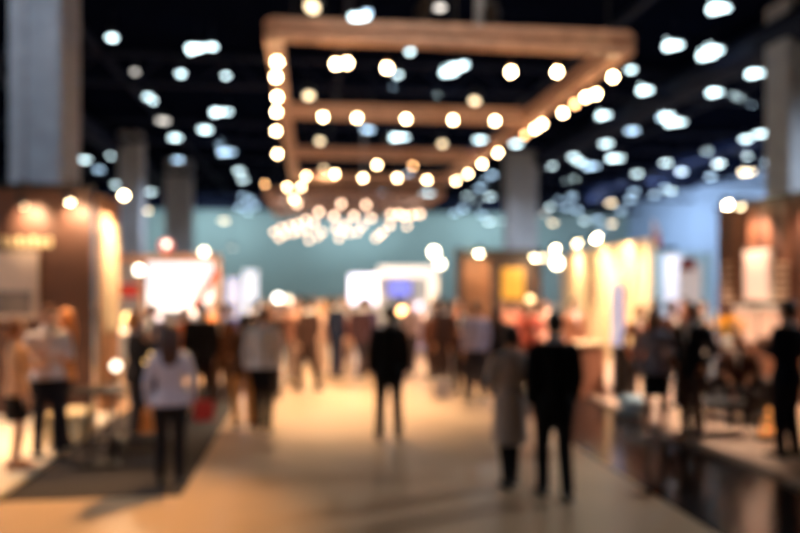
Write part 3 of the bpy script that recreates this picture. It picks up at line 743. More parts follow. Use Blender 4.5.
# --- cream lit stand right of the middle
t = thing('exhibition_stand', 'brightly lit cream stand wall running behind the man in black suit', 'exhibition stand', (*xy(610, 19), 0)); T = Matrix.Translation(-t.location)
n0, n1 = xy(645, 16), xy(566, 25.5)
bm = NB(); vslab(bm, n0, n1, 0, zz(239, 16), .14); obj('back_panel', tb(bm), M_cream, t)
bm = NB(); vslab(bm, xy(645, 15.95), xy(652, 17), 0, zz(239, 16), .14); obj('end_panel', tb(bm), M_cream, t)
vd = (V((*n1,0)) - V((*n0,0))).normalized(); nn = V((vd.y, -vd.x, 0));
if nn.dot(V((0,0,0)) - V((*n0,0))) < 0: nn = -nn
for k in range(5):
    q = V((*n0,0)) + vd*(1.2 + k*2.1) + nn*.09
    bm = NB(); vslab(bm, q, q + vd*.18, .1, 3.0, .03); obj('timber_strip', tb(bm), M_wood, t)
q = V((*n0,0)) + vd*4.4 + nn*.09
bm = NB(); vslab(bm, q, q + vd*.5, 1.5, 2.1, .04); obj('brown_picture', tb(bm), M_brown2, t)
for i, (px, dd, py, gl) in enumerate(((626, 17.2, 246, 60), (603, 19.5, 254, 22), (580, 23.0, 259, 60))):
    w = V((*xy(px, dd), 0)); kk = (w - V((*n0,0))).dot(vd); w = V((*n0,0)) + vd*kk
    q = w + nn*.8; q.z = 3.15
    tg = w.copy(); tg.z = 2.2
    lum('spot', 'spotlight on an arm over the cream stand wall, %s from the near end' % ORD[i], q, tg, 230, (1,.74,.46), 125, armto=(w.x, w.y, 3.02), glow=gl, group='spotlights over the cream stand wall', r=.08)
q = P(557, 263, 21.0)
t2 = glow_globe(557, 263, 21.0, 'bright warm globe lamp at the far end of the cream stand', (1,.84,.56), 70, .13)
glow_globe(541, 257, 24.0, 'warm globe lamp between the yellow board and the cream stand', (1,.76,.46), 45, .11)
# counters, banner
d = 13.7
t = thing('reception_counter', 'cream counter with timber front beside the black plinth', 'counter', G(590, 396)); 
bm = NB(); loft(bm, [(0,.34,.26),(.08,.34,.26),(.1,.30,.23),(.95,.30,.23)], 28); obj('body', bm, mat('rosy_timber', (204,140,112), .55, var=.1), t)
bm = NB(); loft(bm, [(.95,.36,.29),(1.0,.36,.29)], 28); obj('top', bm, M_cream, t, bevel=.006)
g = G(621, 398)
t = thing('plinth', 'slim black plinth before the white and lilac banner', 'plinth', g, -.1)
bm = NB(); box(bm, (-.13,-.13,0), (.13,.13,.93)); obj('body', bm, M_dark, t, bevel=.006)
bm = NB(); box(bm, (-.15,-.15,.93), (.15,.15,.96)); obj('top', bm, M_dark, t, bevel=.005)
d = 14.6
s = thing('rollup_banner', 'narrow white and lilac banner before the cream stand wall', 'banner', (*xy(617, d), 0)); T = Matrix.Translation(-s.location)
bm = NB(); vslab(bm, xy(611.5, d), xy(624, d), .1, zz(283, d), .03); obj('sheet', tb(bm), mat('lilac_white_sheet', (206,204,240), .6, emit=(.72,.74,1.0), strength=.55, var=.06), s)
bm = NB(); vslab(bm, xy(610.5, d), xy(625, d), 0, .1, .25); obj('base', tb(bm), M_chrome, s)
t = thing('pouf', 'low pale blue pouf on the pale platform edge', 'pouf', G(634, 414, PL) )
bm = NB(); loft(bm, [(0,.20,.20),(.03,.23,.23),(.22,.23,.23),(.26,.21,.21),(.27,.1,.1)], 24); obj('cushion', bm, M_lblue, t, smooth=True)
bm = NB(); loft(bm, [(.125,.236,.236),(.145,.236,.236)], 24); obj('piping', bm, M_white, t)

# --- pale blue stand, banners, pennant between cream stand and right stand
D = 23.0
t = thing('exhibition_stand', 'pale blue stand wall with dark top rail behind the platform group', 'exhibition stand', (*xy(662, D), 0)); T = Matrix.Translation(-t.location)
bm = NB(); vslab(bm, xy(646, D), xy(712, D), 0, zz(252, D), .1); obj('back_panel', tb(bm), M_lblue, t)
bm = NB(); vslab(bm, xy(644, D-.05), xy(675, D-.05), zz(251, D), zz(247, D), .25); obj('top_rail', tb(bm), M_dark, t)
for i, (x0, x1, y0, d, m, lab) in enumerate(((664, 681, 255, 21.0, mat('white_fabric', (226,222,236), .7, var=.05), 'white fabric banner before the pale blue stand wall'),
                                         (679, 701, 264, 19.0, mat('rosy_white_fabric', (236,216,212), .7, var=.05), 'broad rosy white banner with dark red head'))):
    s = thing('rollup_banner', lab, 'banner', (*xy((x0+x1)/2, d), 0)); T = Matrix.Translation(-s.location)
    bm = NB(); vslab(bm, xy(x0, d), xy(x1, d), .1, zz(y0, d), .03); obj('sheet', tb(bm), m, s)
    bm = NB(); vslab(bm, xy(x0-.5, d), xy(x1+.5, d), 0, .1, .25); obj('base', tb(bm), M_chrome, s)
    if i: bm = NB(); vslab(bm, xy(x0+2, d-.03), xy(x1-6, d-.03), zz(270, d), zz(258, d), .05); obj('red_head', tb(bm), mat('dark_red_print', (120,40,36), .7), s)
q = P(651, 219, 26.0)
t = thing('feather_flag', 'tall red and white feather flag behind the cream stand end', 'flag', (q.x, q.y, 0)); T = None
bm = NB(); tube(bm, [(0,0,0),(0,0,3.2),(.06,0,q.z)], [.03,.022,.012], 8); loft(bm, [(0,.3,.3),(.03,.3,.3),(.05,.04,.04)], 14); obj('pole', bm, M_chrome, t)
bm = NB()
r0 = []; hs = [(2.55,.10),(2.8,.30),(3.2,.36),(3.7,.34),(4.1,.22),(q.z,.03)]
for z, w in hs: r0.append([bm.verts.new((x, y, z)) for x, y in ((.03,-.012),(.03+w,-.012),(.03+w,.012),(.03,.012))])
for a_, b_ in zip(r0, r0[1:]): bridge(bm, a_, b_)
cap(bm, r0[0], True); cap(bm, r0[-1])
fl = obj('flag_cloth', bm, mat('pale_flag', (226,206,214), .8, var=.06), t)
bm = NB(); box(bm, (.06,-.03,3.25), (.32,.03,3.75)); obj('red_print', bm, M_red, t)

# --- right stand: brown wall along the pale platform
XR = 8.2
t = thing('exhibition_stand', 'brown stand wall with lit slats on the pale platform', 'exhibition stand', (XR, 11.0, PL))
ye = 14.1 + .0
bm = NB(); box(bm, (0, -4.5, 0), (.14, ye-11.0, 3.5)); obj('back_panel', bm, M_brown, t)
bm = NB(); box(bm, (-.06, -4.5, 3.5), (.16, ye-11.0, 3.58)); obj('top_rail', bm, M_dark, t)
for k in range(14):
    if k in (8, 9): continue
    bm = NB(); box(bm, (-.03, -4.2+k*.5, .1), (0, -4.0+k*.5, 3.4)); obj('slat', bm, M_brown2, t)
def onX(px, py, X): return P(px, py, dX(px, X))
def wallbox(bm, px0, px1, py0, py1, th, X=XR, dep=.0):
    a = onX(px0, py0, X); b = onX(px1, py1, X); zc = sorted((a.z, b.z)); yc = sorted((a.y, b.y))
    box(bm, (X-th-dep, yc[0], zc[0]), (X-dep, yc[1], zc[1]))
q = onX(760, 275, XR)
s = thing('poster', 'tall pale rosy lightbox on the brown right stand wall', 'poster', (XR-.03, q.y, 0)); T = Matrix.Translation(-s.location)
bm = NB(); wallbox(bm, 748, 775, 301, 249, .06, XR, .03); obj('frame', tb(bm), M_white, s)
bm = NB(); wallbox(bm, 750, 773, 299, 251, .02, XR, .09); obj('lightbox', tb(bm), mat('rosy_lightbox', (248,214,196), .5, emit=(1.0,.74,.62), strength=.42, var=.05), s)
for i, (x0, x1, y0, y1, lab) in enumerate(((738, 759, 340, 307, 'lower pale print panel under the lightbox on the brown wall, far one'), (763, 789, 336, 307, 'lower pale print panel under the lightbox on the brown wall, near one'))):
    q = onX((x0+x1)/2, 320, XR)
    s = thing('poster', lab, 'poster', (XR-.03, q.y, 0)); T = Matrix.Translation(-s.location)
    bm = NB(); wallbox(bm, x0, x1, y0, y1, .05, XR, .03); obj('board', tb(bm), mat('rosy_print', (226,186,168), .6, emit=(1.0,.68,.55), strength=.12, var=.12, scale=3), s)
    bm = NB(); wallbox(bm, x0-.6, x1+.6, y1+1, y1-.6, .07, XR, .03); obj('frame', tb(bm), M_white, s)
for i, px in enumerate((733, 779)):                                # narrow info shelves
    q = onX(px, 285, XR); s = thing('wall_shelf', ('far' if i == 0 else 'near') + ' narrow rack of pale leaflets beside the lightbox', 'rack', (XR-.03, q.y, 0), 0)
    T = Matrix.Translation(-s.location)
    bm = NB(); wallbox(bm, px-5+i*4, px+5+i*8, 302, 258, .02, XR, .03); obj('backboard', tb(bm), M_brown2, s)
    for k in range(6):
        bm = NB(); wallbox(bm, px-4+i*4, px+4+i*8, 301-k*7, 297-k*7, .07, XR, .05); obj('leaflet_tray', tb(bm), M_plat, s)
for i, (px, py) in enumerate(((727, 204), (757, 190))):
    w = onX(px + 6, 205, XR); q = V((XR-.45, w.y, 3.5))
    pq = onX(px, py, XR-.5) if i == 0 else q
    lum('spot', 'warm spotlight on an arm over the brown right wall, %s one' % ('far' if i == 0 else 'near'), pq, (XR, pq.y - (.3 if i == 0 else 0), 2.8), 120, (1,.66,.44), 80, armto=(XR+.05, pq.y, 3.6), glow=80 if i == 0 else 10, group='spotlights over the brown right wall')
light('SPOT', (XR-.42, 11.35, 3.5), 120, (1,.66,.44), (XR, 11.35, 2.8), size=.06, spot=80)
# seating corner on the platform
g = G(716, 432, PL)
t = thing('coffee_table', 'low black coffee table holding glasses on the pale platform', 'table', g, -.2)
bm = NB(); loft(bm, [(.40,.42,.30),(.44,.42,.30)], 28); obj('top', bm, M_dark, t, bevel=.006)
for sx in (-.28, .28):
    for sy in (-.18, .18):
        bm = NB(); tube(bm, [(sx*1.1,sy*1.1,0),(sx,sy,.41)], [.016,.02], 8); obj('leg', bm, M_dark, t)
M_glass = mat('clear_glass', (235,240,240), .05, var=0, trans=1.0)
M_pink = mat('pink_drink', (230,130,110), .1, var=0, emit=(1,.45,.35), strength=.05)
for i, (dx, dy, lab) in enumerate(((-.22,-.02,'left'),(-.02,.05,'middle'),(.22,-.03,'right'))):
    q = g + Matrix.Rotation(-.2, 3, 'Z') @ V((dx, dy, .4405))
    t = thing('drinking_glass', 'short tumbler of drink on the low black table, %s one of three' % lab, 'glass', q, 0, 'glasses on the low black table')
    bm = NB(); loft(bm, [(0,.032,.032),(.13,.042,.042),(.13,.038,.038),(.012,.029,.029)], 18, caps=True); obj('tumbler', bm, M_glass, t, smooth=False)
    bm = NB(); loft(bm, [(.014,.028,.028),(.09,.034,.034)], 16); obj('drink', bm, [M_glass, M_pink][i == 2], t)
def armchair(px, py, rz, label):
    g = G(px, py, PL)
    t = thing('armchair', label, 'armchair', g, math.radians(rz))
    mm = mat('dark_leather', (40,32,30), .45, var=.15)
    bm = NB(); box(bm, (-.33,-.3,.14), (.33,.36,.42)); obj('seat', bm, mm, t, bevel=.04)
    bm = NB(); box(bm, (-.33,-.44,.14), (.33,-.28,.85)); obj('backrest', bm, mm, t, bevel=.04)
    for s in (-1, 1):
        bm = NB(); box(bm, (s*.4-.07,-.44,.14), (s*.4+.07,.34,.62)); obj('armrest', bm, mm, t, bevel=.035)
        for y in (-.38, .28):
            bm = NB(); tube(bm, [(s*.38,y,0),(s*.37,y,.16)], [.018,.026], 8); obj('leg', bm, M_wood, t)
    return t, g
ch, gs = armchair(738, 419, 150, 'dark leather armchair behind the low black table')
# flowers on a pedestal
g = G(727, 398, PL)
t = thing('pedestal', 'round dark pedestal carrying the vase of yellow flowers', 'pedestal', g)
bm = NB(); loft(bm, [(0,.2,.2),(.05,.2,.2),(.08,.13,.13),(.78,.12,.12),(.82,.18,.18),(.86,.18,.18)], 22); obj('stem', bm, M_dark, t)
f = thing('flower_vase', 'vase of orange yellow flowers on the dark pedestal', 'flowers', g + V((0,0,.861)))
bm = NB(); loft(bm, [(0,.06,.06),(.02,.07,.07),(.14,.09,.09),(.22,.06,.06),(.24,.07,.07)], 18); obj('vase', bm, M_white, f, smooth=True)
fr = random.Random(5)
M_pet = mat('yellow_petals', (248,166,30), .6, var=.15); M_leaf = mat('leaf_green', (60,84,40), .6)
for k in range(24):
    a = fr.uniform(0, 2*PI); rr = fr.uniform(.02, .34); z = .60 - rr*.7 + fr.uniform(-.06, .06)
    c = V((rr*math.cos(a), rr*math.sin(a), z)); bm = NB()
    ellipsoid(bm, c, (.03,.03,.025), 8, 6)
    for j in range(7):
        b_ = 2*PI*j/7; ellipsoid(bm, c + V((.045*math.cos(b_), .045*math.sin(b_), .01)), (.032,.032,.014), 8, 5)
    fo = obj('flower', bm, M_pet, f, smooth=True)
    bm = NB(); tube(bm, [(0,0,.2), c*.5 + V((0,0,.12)), c], .005, 5); ellipsoid(bm, c*.6 + V((0,0,.1)), (.05,.02,.008), 8, 5, Matrix.Rotation(a, 3, 'Z')); obj('stem', bm, M_leaf, fo)
# amber lantern
g = G(767, 439, PL)
t = thing('candle_lantern', 'amber glowing wire lantern on the platform floor by the wall visitor', 'lantern', g)
M_amb = mat('amber_glow', (255,170,80), .3, emit=(1.0,.34,.08), strength=1.1, var=0)
for k, (x, z) in enumerate(((-.05,.10),(.07,.12),(.0,.24),(.05,.36))):
    bm = NB(); ellipsoid(bm, (x,0,z), (.055,.055,.055), 12, 8); obj('amber_ball', bm, M_amb, t, smooth=True)
bm = NB()
for k in range(8):
    a = 2*PI*k/8; tube(bm, [(.15*math.cos(a),.15*math.sin(a),.0),(.16*math.cos(a),.16*math.sin(a),.3),(.02*math.cos(a),.02*math.sin(a),.5)], .007, 6)
for z, r in ((.01,.15),(.2,.157),(.3,.16)): loft(bm, [(z,r,r),(z+.012,r,r)], 20)
obj('wire_frame', bm, M_dark, t)

# --- bar table, bags on the left
g = G(99, 464, .008)
t = thing('bar_table', 'dark pedestal bar table on the charcoal carpet', 'table', g, .1)
bm = NB(); box(bm, (-.31,-.25,.83), (.31,.25,.87)); obj('table_top', bm, M_dark, t, bevel=.008)
for sx in (-.11, .11):
    bm = NB(); tube(bm, [(sx,0,.03),(sx,0,.84)], .022, 12); obj('leg', bm, M_dark, t)
bm = NB(); box(bm, (-.24,-.2,0), (.24,.2,.035)); obj('base', bm, M_dark, t, bevel=.008)
bm = NB(); bar(bm, (-.11,0,.3), (.11,0,.3), .03, .03); obj('foot_rail', bm, M_chrome, t)
for i, (dx, dy) in enumerate(((.06,-.08),(.16,.05))):
    q = g + V((dx,dy,.8705))
    t = thing('drinking_glass', 'clear glass on the dark bar table, %s one' % ('front' if i == 0 else 'rear'), 'glass', q, 0, 'glasses on the dark bar table')
    bm = NB(); loft(bm, [(0,.03,.03),(.12,.036,.036),(.12,.033,.033),(.01,.027,.027)], 16); obj('tumbler', bm, M_glass, t)
q = G(142, 463, .008)
t = thing('bench', 'low dark bench beside the woman in grey top', 'bench', G(140, 452, .008), .15)
bm = NB(); box(bm, (-.36,-.17,.12), (.36,.17,.2)); obj('seat', bm, M_dark, t, bevel=.015)
for sx in (-.28, .28):
    bm = NB(); box(bm, (sx-.03,-.14,0), (sx+.03,.14,.13)); obj('leg', bm, M_dark, t)
t = thing('plinth', 'cream display plinth at the edge of the cream stand floor', 'plinth', G(74, 437, PL))
bm = NB(); box(bm, (-.26,-.3,0), (.2,.3,.32)); obj('body', bm, M_cream, t, bevel=.006)
bm = NB(); box(bm, (-.28,-.32,.32), (.22,.32,.35)); obj('top', bm, M_cream, t, bevel=.005)
def bag(px, py, label, rgb, w=.26, h=.3, rz=.2, z=0):
    t = thing('shopping_bag', label, 'bag', G(px, py, z), rz)
    bm = NB(); rs = []
    for zc, a_, b_ in ((0, w/2, .06), (h*.6, w/2, .055), (h, w/2*1.02, .035)):
        rs.append([bm.verts.new((x*a_, y*b_, zc)) for x, y in ((-1,-1),(1,-1),(1,1),(-1,1))])
    for r_, s_ in zip(rs, rs[1:]): bridge(bm, r_, s_)
    cap(bm, rs[0], True); cap(bm, rs[-1]); obj('body', bm, mat('bag_%d_%d_%d' % rgb, rgb, .6), t)
    for s in (-1, 1):
        bm = NB(); tube(bm, [(-w*.22,s*.036,h-.01),(-w*.2,s*.04,h+.1),(w*.2,s*.04,h+.1),(w*.22,s*.036,h-.01)], .006, 6); obj('handle', bm, M_dark, t)
bag(204, 420, 'red bag on the floor beside the slim dark figure', (190,44,30), .28, .30, .2, .008)
bag(150, 432, 'orange bag on the floor behind the woman in grey top', (226,140,70), .26, .34, .3, .008)
bag(442, 398, 'white bag standing on the aisle floor before the brown stand', (226,206,190), .3, .36, .1)

# ================================================================== people
def at(px, py, z=0): g = G(px, py, z); return (g.x, g.y, z)
BLK, DRK, NAVY = (18,17,20), (34,30,32), (22,28,44)
HB, HD, HBL, HR = (48,30,20), (22,18,17), (206,150,84), (96,52,28)
GC = .008
# near left group
person(at(17, 468, PL), 1.66, -70, 'f', 'talk', 'woman in peach top and short black skirt at the photo edge, facing the group', ('blouse', (222,168,128)), ('skirt', (24,21,23)), ('bob', (150,90,48)), 'light', (210,150,110), turn=-.2)
person(at(48, 456, PL), 1.78, -150, 'm', 'fold', 'person in white shirt and dark trousers between two women on cream floor', ('shirt', (236,224,222)), ('trousers', (26,26,34)), ('short', (120,72,40)), 'light', (30,24,22), turn=.2, shirt=(238,228,224))
person(at(64, 447, PL), 1.72, 115, 'f', 'talk', 'woman with long orange blonde hair and tan top talking on cream floor', ('blouse', (214,140,84)), ('trousers', (30,28,34)), ('long', (214,130,56)), 'light', (30,24,22), turn=.0)
# behind bar table
person(at(135, 440, GC), 1.70, -60, 'f', 'talk2', 'person in black with amber scarf-coloured hair behind the dark bar table', ('jacket', (30,26,28)), ('trousers', (48,40,40)), ('bob', (196,124,58)), 'light', DRK)
person(at(170, 484, GC), 1.68, 8, 'f', 'stand', 'woman in grey white top with long dark hair, seen from behind', ('sweater', (176,174,190)), ('trousers', (22,20,24)), ('long', (58,30,20)), 'light', BLK)
person(at(201, 417, GC), 1.80, 20, 'm', 'stand', 'slim figure all in black right of the grey-topped woman', ('jacket', (16,14,16)), ('trousers', (34,20,18)), ('short', HD), 'mid', BLK)
person(at(263, 432), 1.76, -5, 'm', 'stroll', 'man in pale rosy shirt and black trousers seen from behind', ('shirt', (250,232,224)), ('trousers', (22,20,22)), ('short', (92,50,28)), 'mid', BLK, shirt=(232,208,198))
person(at(243, 427), 1.66, 20, 'f', 'talk', 'woman in brown jacket and tan trousers beside the pale-shirted man', ('jacket', (96,60,38)), ('trousers', (206,138,72)), ('bob', HB), 'light', (90,56,30))
# lone man and couple
person(at(389, 440), 1.80, 0, 'm', 'wide', 'lone man in black suit standing in the aisle centre, seen from behind', ('jacket', (14,13,15)), ('trousers', (15,14,17)), ('short', (52,32,22)), 'mid', BLK, shirt=(60,50,48))
person(at(510, 486), 1.68, 3, 'f', 'strollf', 'woman in grey taupe knee-length coat walking beside the man in black suit', ('coat', (196,178,166)), ('trousers', (26,22,24)), ('bob', (30,20,18)), 'light', BLK)
person(at(554, 497), 1.82, -3, 'm', 'stroll', 'tall man in black suit walking beside the woman in grey coat', ('jacket', (13,14,18)), ('trousers', (14,14,19)), ('short', (20,17,17)), 'light', BLK, shirt=(190,190,200))
# right platform group
person(at(655, 436, PL), 1.70, 165, 'f', 'talk', 'woman in grey top and short black skirt on the pale platform', ('blouse', (150,150,166)), ('skirt', (18,17,20)), ('long', (40,26,22)), 'mid', (60,40,36), turn=.2)
person(at(692, 436, PL), 1.78, 120, 'm', 'pocket', 'man in dark jacket and brown trousers talking on the pale platform', ('jacket', (28,26,30)), ('trousers', (74,58,52)), ('short', HD), 'mid', (40,28,26))
person(at(787, 457, PL), 1.84, 22, 'm', 'phone', 'person in dark navy suit standing at the edge by the brown right wall', ('jacket', (20,24,38)), ('trousers', (18,20,30)), ('short', (40,26,22)), 'mid', BLK)
sg = gs + Matrix.Rotation(math.radians(150), 3, 'Z') @ V((0,-.02,0))
person((sg.x, sg.y, PL), 1.70, 150, 'm', 'sit', 'person in brown jacket seated in the dark leather armchair', ('jacket', (78,50,38)), ('trousers', (34,30,32)), ('short', (90,52,34)), 'mid', BLK)
person(at(640, 404), 1.72, 150, 'f', 'pocket', 'woman in rust jacket behind the woman in grey top', ('jacket', (140,84,60)), ('trousers', (60,44,40)), ('bob', HB), 'mid', DRK)
person(at(672, 407, PL), 1.75, 190, 'm', 'talk', 'man in brown jacket between the grey-topped woman and dark-jacketed man', ('jacket', (92,58,44)), ('trousers', (40,34,34)), ('short', HD), 'mid', DRK)
person(at(684, 386, PL), 1.74, 170, 'm', 'stand', 'person in maroon sweater before the rosy white banner', ('sweater', (90,40,36)), ('trousers', (40,34,36)), ('short', HB), 'mid', DRK)
person(at(655, 383, PL), 1.70, 30, 'f', 'talk', 'person in dark grey coat deep in the platform group', ('coat', (52,46,50)), None, ('bun', HD), 'light', DRK)
person(at(702, 394, PL), 1.70, 200, 'f', 'talk', 'woman in black jacket beside the yellow flowers', ('jacket', (26,22,26)), ('trousers', (34,30,32)), ('bob', HD), 'mid', DRK)
# middle right, before the brown stand
person(at(476, 401), 1.76, 10, 'm', 'stand', 'man in grey blue shirt and navy trousers before the middle brown stand', ('shirt', (156,150,176)), ('trousers', (24,24,36)), ('short', HB), 'mid', BLK)
person(at(497, 396), 1.68, -20, 'f', 'stand', 'long-haired woman in black beside the man in grey blue shirt', ('jacket', (28,22,24)), ('trousers', (24,22,28)), ('long', (56,30,22)), 'light', BLK)
person(at(462, 392), 1.72, 150, 'm', 'talk', 'man in dark brown jacket left of the man in grey blue shirt', ('jacket', (70,44,36)), ('trousers', (36,30,32)), ('short', HB), 'mid', DRK)
person(at(531, 388), 1.72, 170, 'f', 'talk', 'woman in rosy red top visible between the walking couple', ('sweater', (204,96,76)), ('trousers', (150,80,60)), ('bob', HR), 'light', DRK)
person(at(574, 383), 1.74, 190, 'm', 'stand', 'man in tan jacket behind the shoulder of the tall man in black', ('jacket', (178,120,92)), ('trousers', (60,46,46)), ('short', HB), 'light', DRK)
# left, behind
person(at(186, 404, GC), 1.68, 200, 'f', 'talk', 'woman in orange top right behind the long-haired woman in grey', ('sweater', (206,104,58)), ('trousers', (70,46,36)), ('bob', HR), 'mid', DRK)
person(at(222, 404), 1.72, 170, 'm', 'pocket', 'man in brown jacket left of the tan-trousered woman', ('jacket', (104,66,44)), ('trousers', (90,60,42)), ('short', HB), 'mid', DRK)
person(at(152, 408, GC), 1.74, 160, 'm', 'talk', 'man in blue grey jacket before the left white screen', ('jacket', (84,84,104)), ('trousers', (40,34,36)), ('short', HB), 'mid', DRK)
person(at(230, 392), 1.70, 30, 'f', 'stand', 'woman in blue top by the lilac banner', ('sweater', (70,90,150)), ('trousers', (60,46,44)), ('pony', HB), 'light', DRK)
person(at(272, 398), 1.74, 185, 'm', 'talk', 'man in dark brown shirt behind the pale-shirted man', ('shirt', (70,46,36)), ('trousers', (50,40,36)), ('short', HB), 'mid', DRK)
# the crowd down the aisle: px, feet y, H, rz, sex, pose, top, top colour, trousers colour, hair
CROWD = [
 (284,382,1.70,180,'f','stand','sweater','brown',(96,58,42),(60,46,44),'bob',HB),
 (296,378,1.72,175,'m','talk','shirt','salmon',(226,160,130),(150,120,104),'short',HR),
 (308,391,1.80,5,'m','walk','jacket','dark umber',(56,34,26),(60,40,32),'short',HD),
 (322,374,1.68,170,'f','walk','sweater','beige',(224,176,146),(196,160,136),'long',HBL),
 (336,377,1.78,0,'m','stand','jacket','navy',(20,26,44),(36,38,56),'short',HD),
 (347,370,1.70,180,'f','talk','jacket','reddish brown',(110,62,50),(170,130,108),'bob',HB),
 (361,378,1.74,10,'m','walk','jacket','dark plum',(60,38,42),(44,34,38),'short',HB),
 (369,373,1.72,-10,'m','stand','jacket','violet grey',(84,74,104),(140,112,100),'short',HD),
 (313,362,1.72,180,'m','stand','shirt','cream',(226,196,172),(96,74,64),'short',HB),
 (329,360,1.68,0,'f','stand','coat','rust',(160,92,66),None,'long',HR),
 (344,358,1.74,180,'m','talk','jacket','charcoal',(46,42,48),(60,52,54),'short',HD),
 (366,358,1.70,180,'f','talk','sweater','pink',(226,150,140),(90,70,70),'bob',HB),
 (300,360,1.75,10,'m','stand','jacket','black',(22,20,22),(34,30,32),'short',HD),
 (412,374,1.72,180,'m','walk','shirt','grey pink',(190,160,154),(80,66,66),'short',HB),
 (432,378,1.70,170,'f','stand','jacket','chestnut',(104,62,46),(80,56,48),'bob',HB),
 (444,388,1.76,20,'m','stand','jacket','dark chocolate',(58,38,34),(60,44,40),'short',HD),
 (456,376,1.70,180,'f','talk','sweater','dusty orange',(190,116,84),(80,60,56),'long',HR),
 (436,363,1.74,0,'m','stand','jacket','slate',(64,62,76),(60,54,60),'short',HD),
 (264,376,1.70,180,'f','talk','sweater','terracotta',(176,96,66),(90,62,50),'long',HB),
 (253,384,1.74,10,'m','stand','jacket','black brown',(40,28,24),(44,34,30),'short',HD),
 (212,388,1.72,185,'m','talk','shirt','orange tan',(206,130,80),(90,60,44),'short',HB),
 (504,376,1.72,180,'m','stand','shirt','peach',(226,150,120),(70,50,46),'short',HB),
 (517,372,1.66,175,'f','talk','sweater','coral pink',(230,130,110),(80,54,50),'bob',HR),
 (545,378,1.70,180,'f','stand','blouse','blush',(232,170,148),(80,60,56),'bun',HB),
]
crng = random.Random(21)
for i, (px, py, H, rz, sex, pose, top, cname, c1, c2, hs, hc) in enumerate(sorted(CROWD, key=lambda q: q[:2])):
    rz += crng.uniform(-48, 48)
    who = 'man' if sex == 'm' else 'woman'
    dirn = 'facing the camera' if 90 < abs(rz) < 270 else 'seen from behind'
    if 400 < px < 460: where = 'in the crowd before the far white stand'
    elif px > 460: where = 'in the crowd between brown stand and couple'
    else: where = 'in the crowd down the aisle'
    person(at(px, py), H, rz, sex, pose, '%s in %s %s %s, %s' % (who, cname, top, where, dirn), (top, c1), ('trousers', c2) if c2 else None, (hs, hc), 'mid' if i % 2 else 'light', DRK, group=None)

# ================================================================== light
w = bpy.data.worlds.new('World'); S.world = w; w.use_nodes = True
w.node_tree.nodes['Background'].inputs['Color'].default_value = (.16, .26, .55, 1)
w.node_tree.nodes['Background'].inputs['Strength'].default_value = .03
# spotlights added on the trusses to brighten the aisle floor and crowd
def added_par(px_x, y, tx, ty, e, label, spot=70, tz=TZ, c=(1.0,.74,.46)):
    p = V((px_x, y, tz + .42))
    t = thing('added_spotlight', label, 'spotlight', p)
    d = (V((tx, ty, 0)) - p).normalized()
    bm = NB(); tube(bm, [-d*.16, -d*.14, d*.12], [.06,.10,.11], 16); obj('can', bm, M_dark, t)
    bm = NB(); tube(bm, [(.13,0,0),(.13,0,-.18),(-.13,0,-.18),(-.13,0,0)], .012, 8); tube(bm, [(0,0,-.18),(0,0,-.24)], .02, 8); obj('yoke', bm, M_dark, t)
    bm = NB(); tube(bm, [d*.12, d*.125], [.095,.095], 16); obj('lens', bm, mat('added_par_lens', (255,240,210), .3, emit=(1,.8,.5), strength=4, var=0), t)
    light('SPOT', p + d*.16, e, c, (tx, ty, 0), size=.28, spot=spot, blend=.9)
added_par(TX0+.5, TY[1], .3, 12.6, 6200, 'added black spotlight on the second truss beam, left end', 46)
added_par(TX1-1.2, TY[1], 1.8, 13.4, 3800, 'added black spotlight on the second truss beam, right end', 48)
added_par(TX0+.8, TY[2], .6, 17.0, 5200, 'added black spotlight on the third truss beam, left end', 60)
added_par(TX1-1.0, TY[2], 2.6, 17.5, 3600, 'added black spotlight on the third truss beam, right end', 60)
added_par(TX0+1.0, TY[3], 1.0, 24.0, 5200, 'added black spotlight on the rear truss beam, left end', 80)
added_par(FX0+1.5, FY[1], 1.0, 32.0, 6000, 'added black spotlight on the far truss', 80, FZ)
added_par(TX0+2.2, TY[0], -1.6, 18.0, 8500, 'added black spotlight on the front truss beam, second from left', 46)
added_par(TX0+3.2, TY[0], 5.6, 19.5, 4200, 'added black spotlight on the front truss beam, third from left', 46)
added_par(TX0+2.7, TY[2], 1.8, 31.0, 6500, 'added black spotlight on the third truss beam, middle', 50)
added_par(TX0+.6, TY[0], -2.4, 6.3, 4200, 'added black spotlight on the front truss beam, left end', 42, c=(1.0,.58,.22))
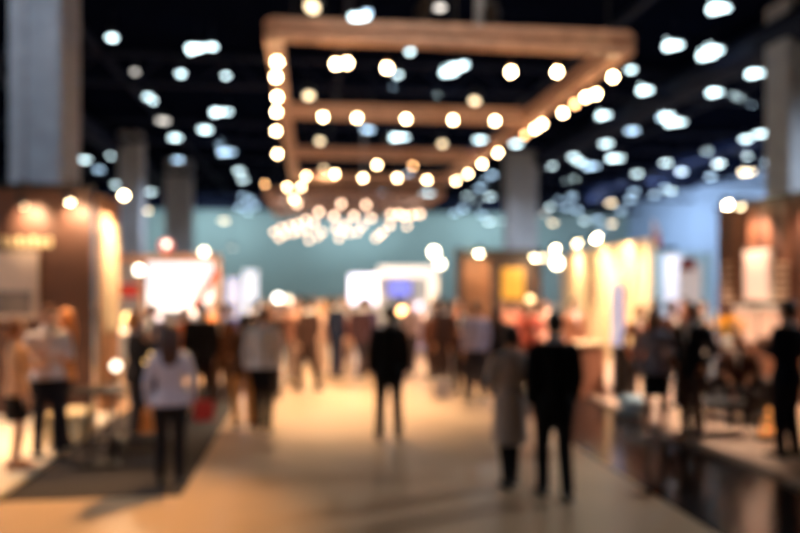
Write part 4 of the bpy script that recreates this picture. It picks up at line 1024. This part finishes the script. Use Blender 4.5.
# unseen spots added to brighten stands, people, flowers and near column
def down(x, y, z, e, c, spot=95, dx=0, dy=0): light('SPOT', (x, y, z), e, c, (x+dx, y+dy, 0), size=.12, spot=spot, blend=.7)
OR = (1,.62,.32)
down(-4.7, 9.6, 3.9, 620, OR, 80, .2, .6)
down(-3.6, 9.4, 4.2, 300, OR, 70)
down(-2.9, 14.6, 3.6, 800, OR)
down(-3.4, 18.5, 3.8, 900, OR)
down(6.3, 11.0, 4.0, 800, (1,.70,.50), 100)
down(6.3, 14.5, 4.0, 1400, (1,.70,.50), 100)
down(6.4, 18.0, 4.0, 1300, (1,.68,.46), 100)
_f = G(727, 398); light('SPOT', (_f.x-1.0, _f.y-2.2, 3.8), 600, (1,.74,.44), (_f.x, _f.y, 1.4), size=.12, spot=34, blend=.8)
light('SPOT', (-2.4, 11.2, 3.8), 2000, (1,.60,.28), (-4.5, 9.6, 1.3), size=.12, spot=60, blend=.8)
light('SPOT', (-5.0, 9.2, 8.6), 750, (.76,.88,1), (-5.3, 14.6, 5.8), size=.2, spot=50, blend=.8)
light('SPOT', (8.4, 17.5, 3.9), 700, (.92,.95,1), (10.2, 22.5, 1.8), size=.12, spot=70)
# unseen spots added between camera and truss, and cool light falling from the roof
light('SPOT', (2.2, 3.2, 8.6), 1500, (1,.80,.62), (2.2, 11.2, 5.9), size=.2, spot=50, blend=.7)
light('SPOT', (-1.2, 2.2, 5.6), 480, (.92,.90,1), (-1.7, 8.2, 1.0), size=.15, spot=24, blend=.8)
for x, y in ((-14, 8), (-12, 24), (-4, 36), (8, 34), (14, 12), (16, 30)): light('SPOT', (x, y, 8.6), 3400, (.78,.90,1), (x, y, 0), size=.3, spot=150, blend=.6)
# wash along the back# wash along the back and right walls
for x in (-20, -8, 4, 16): light('AREA', (x, 61.5, 8.2), 520, (.88,.97,1.0), (x, 66, 4.0), size=8, sx=.4)
for y in (26, 40, 54): light('AREA', (21.0, y, 8.4), 1400, (.82,.90,1.0), (29.5, y, 4.5), size=8, sx=.7)

# ================================================================== camera
cam = bpy.data.cameras.new('camera'); co = bpy.data.objects.new('camera', cam); COL.objects.link(co)
co.location = (0, 0, HC); co.rotation_euler = (PI/2, 0, -TH)
cam.sensor_width = 36; cam.lens = 36*FPX/800
cam.shift_y = (HORIZ - 266.5)/800
cam.clip_end = 200
cam.dof.use_dof = True; cam.dof.focus_distance = .8; cam.dof.aperture_fstop = 2.2
S.camera = co
S.view_settings.view_transform = 'Standard'; S.view_settings.look = 'None'
S.view_settings.exposure = 0; S.view_settings.gamma = 1; S.view_settings.use_curve_mapping = False
S.cycles.use_denoising = True; S.cycles.use_adaptive_sampling = False
S.cycles.max_bounces = 6; S.cycles.sample_clamp_indirect = 4
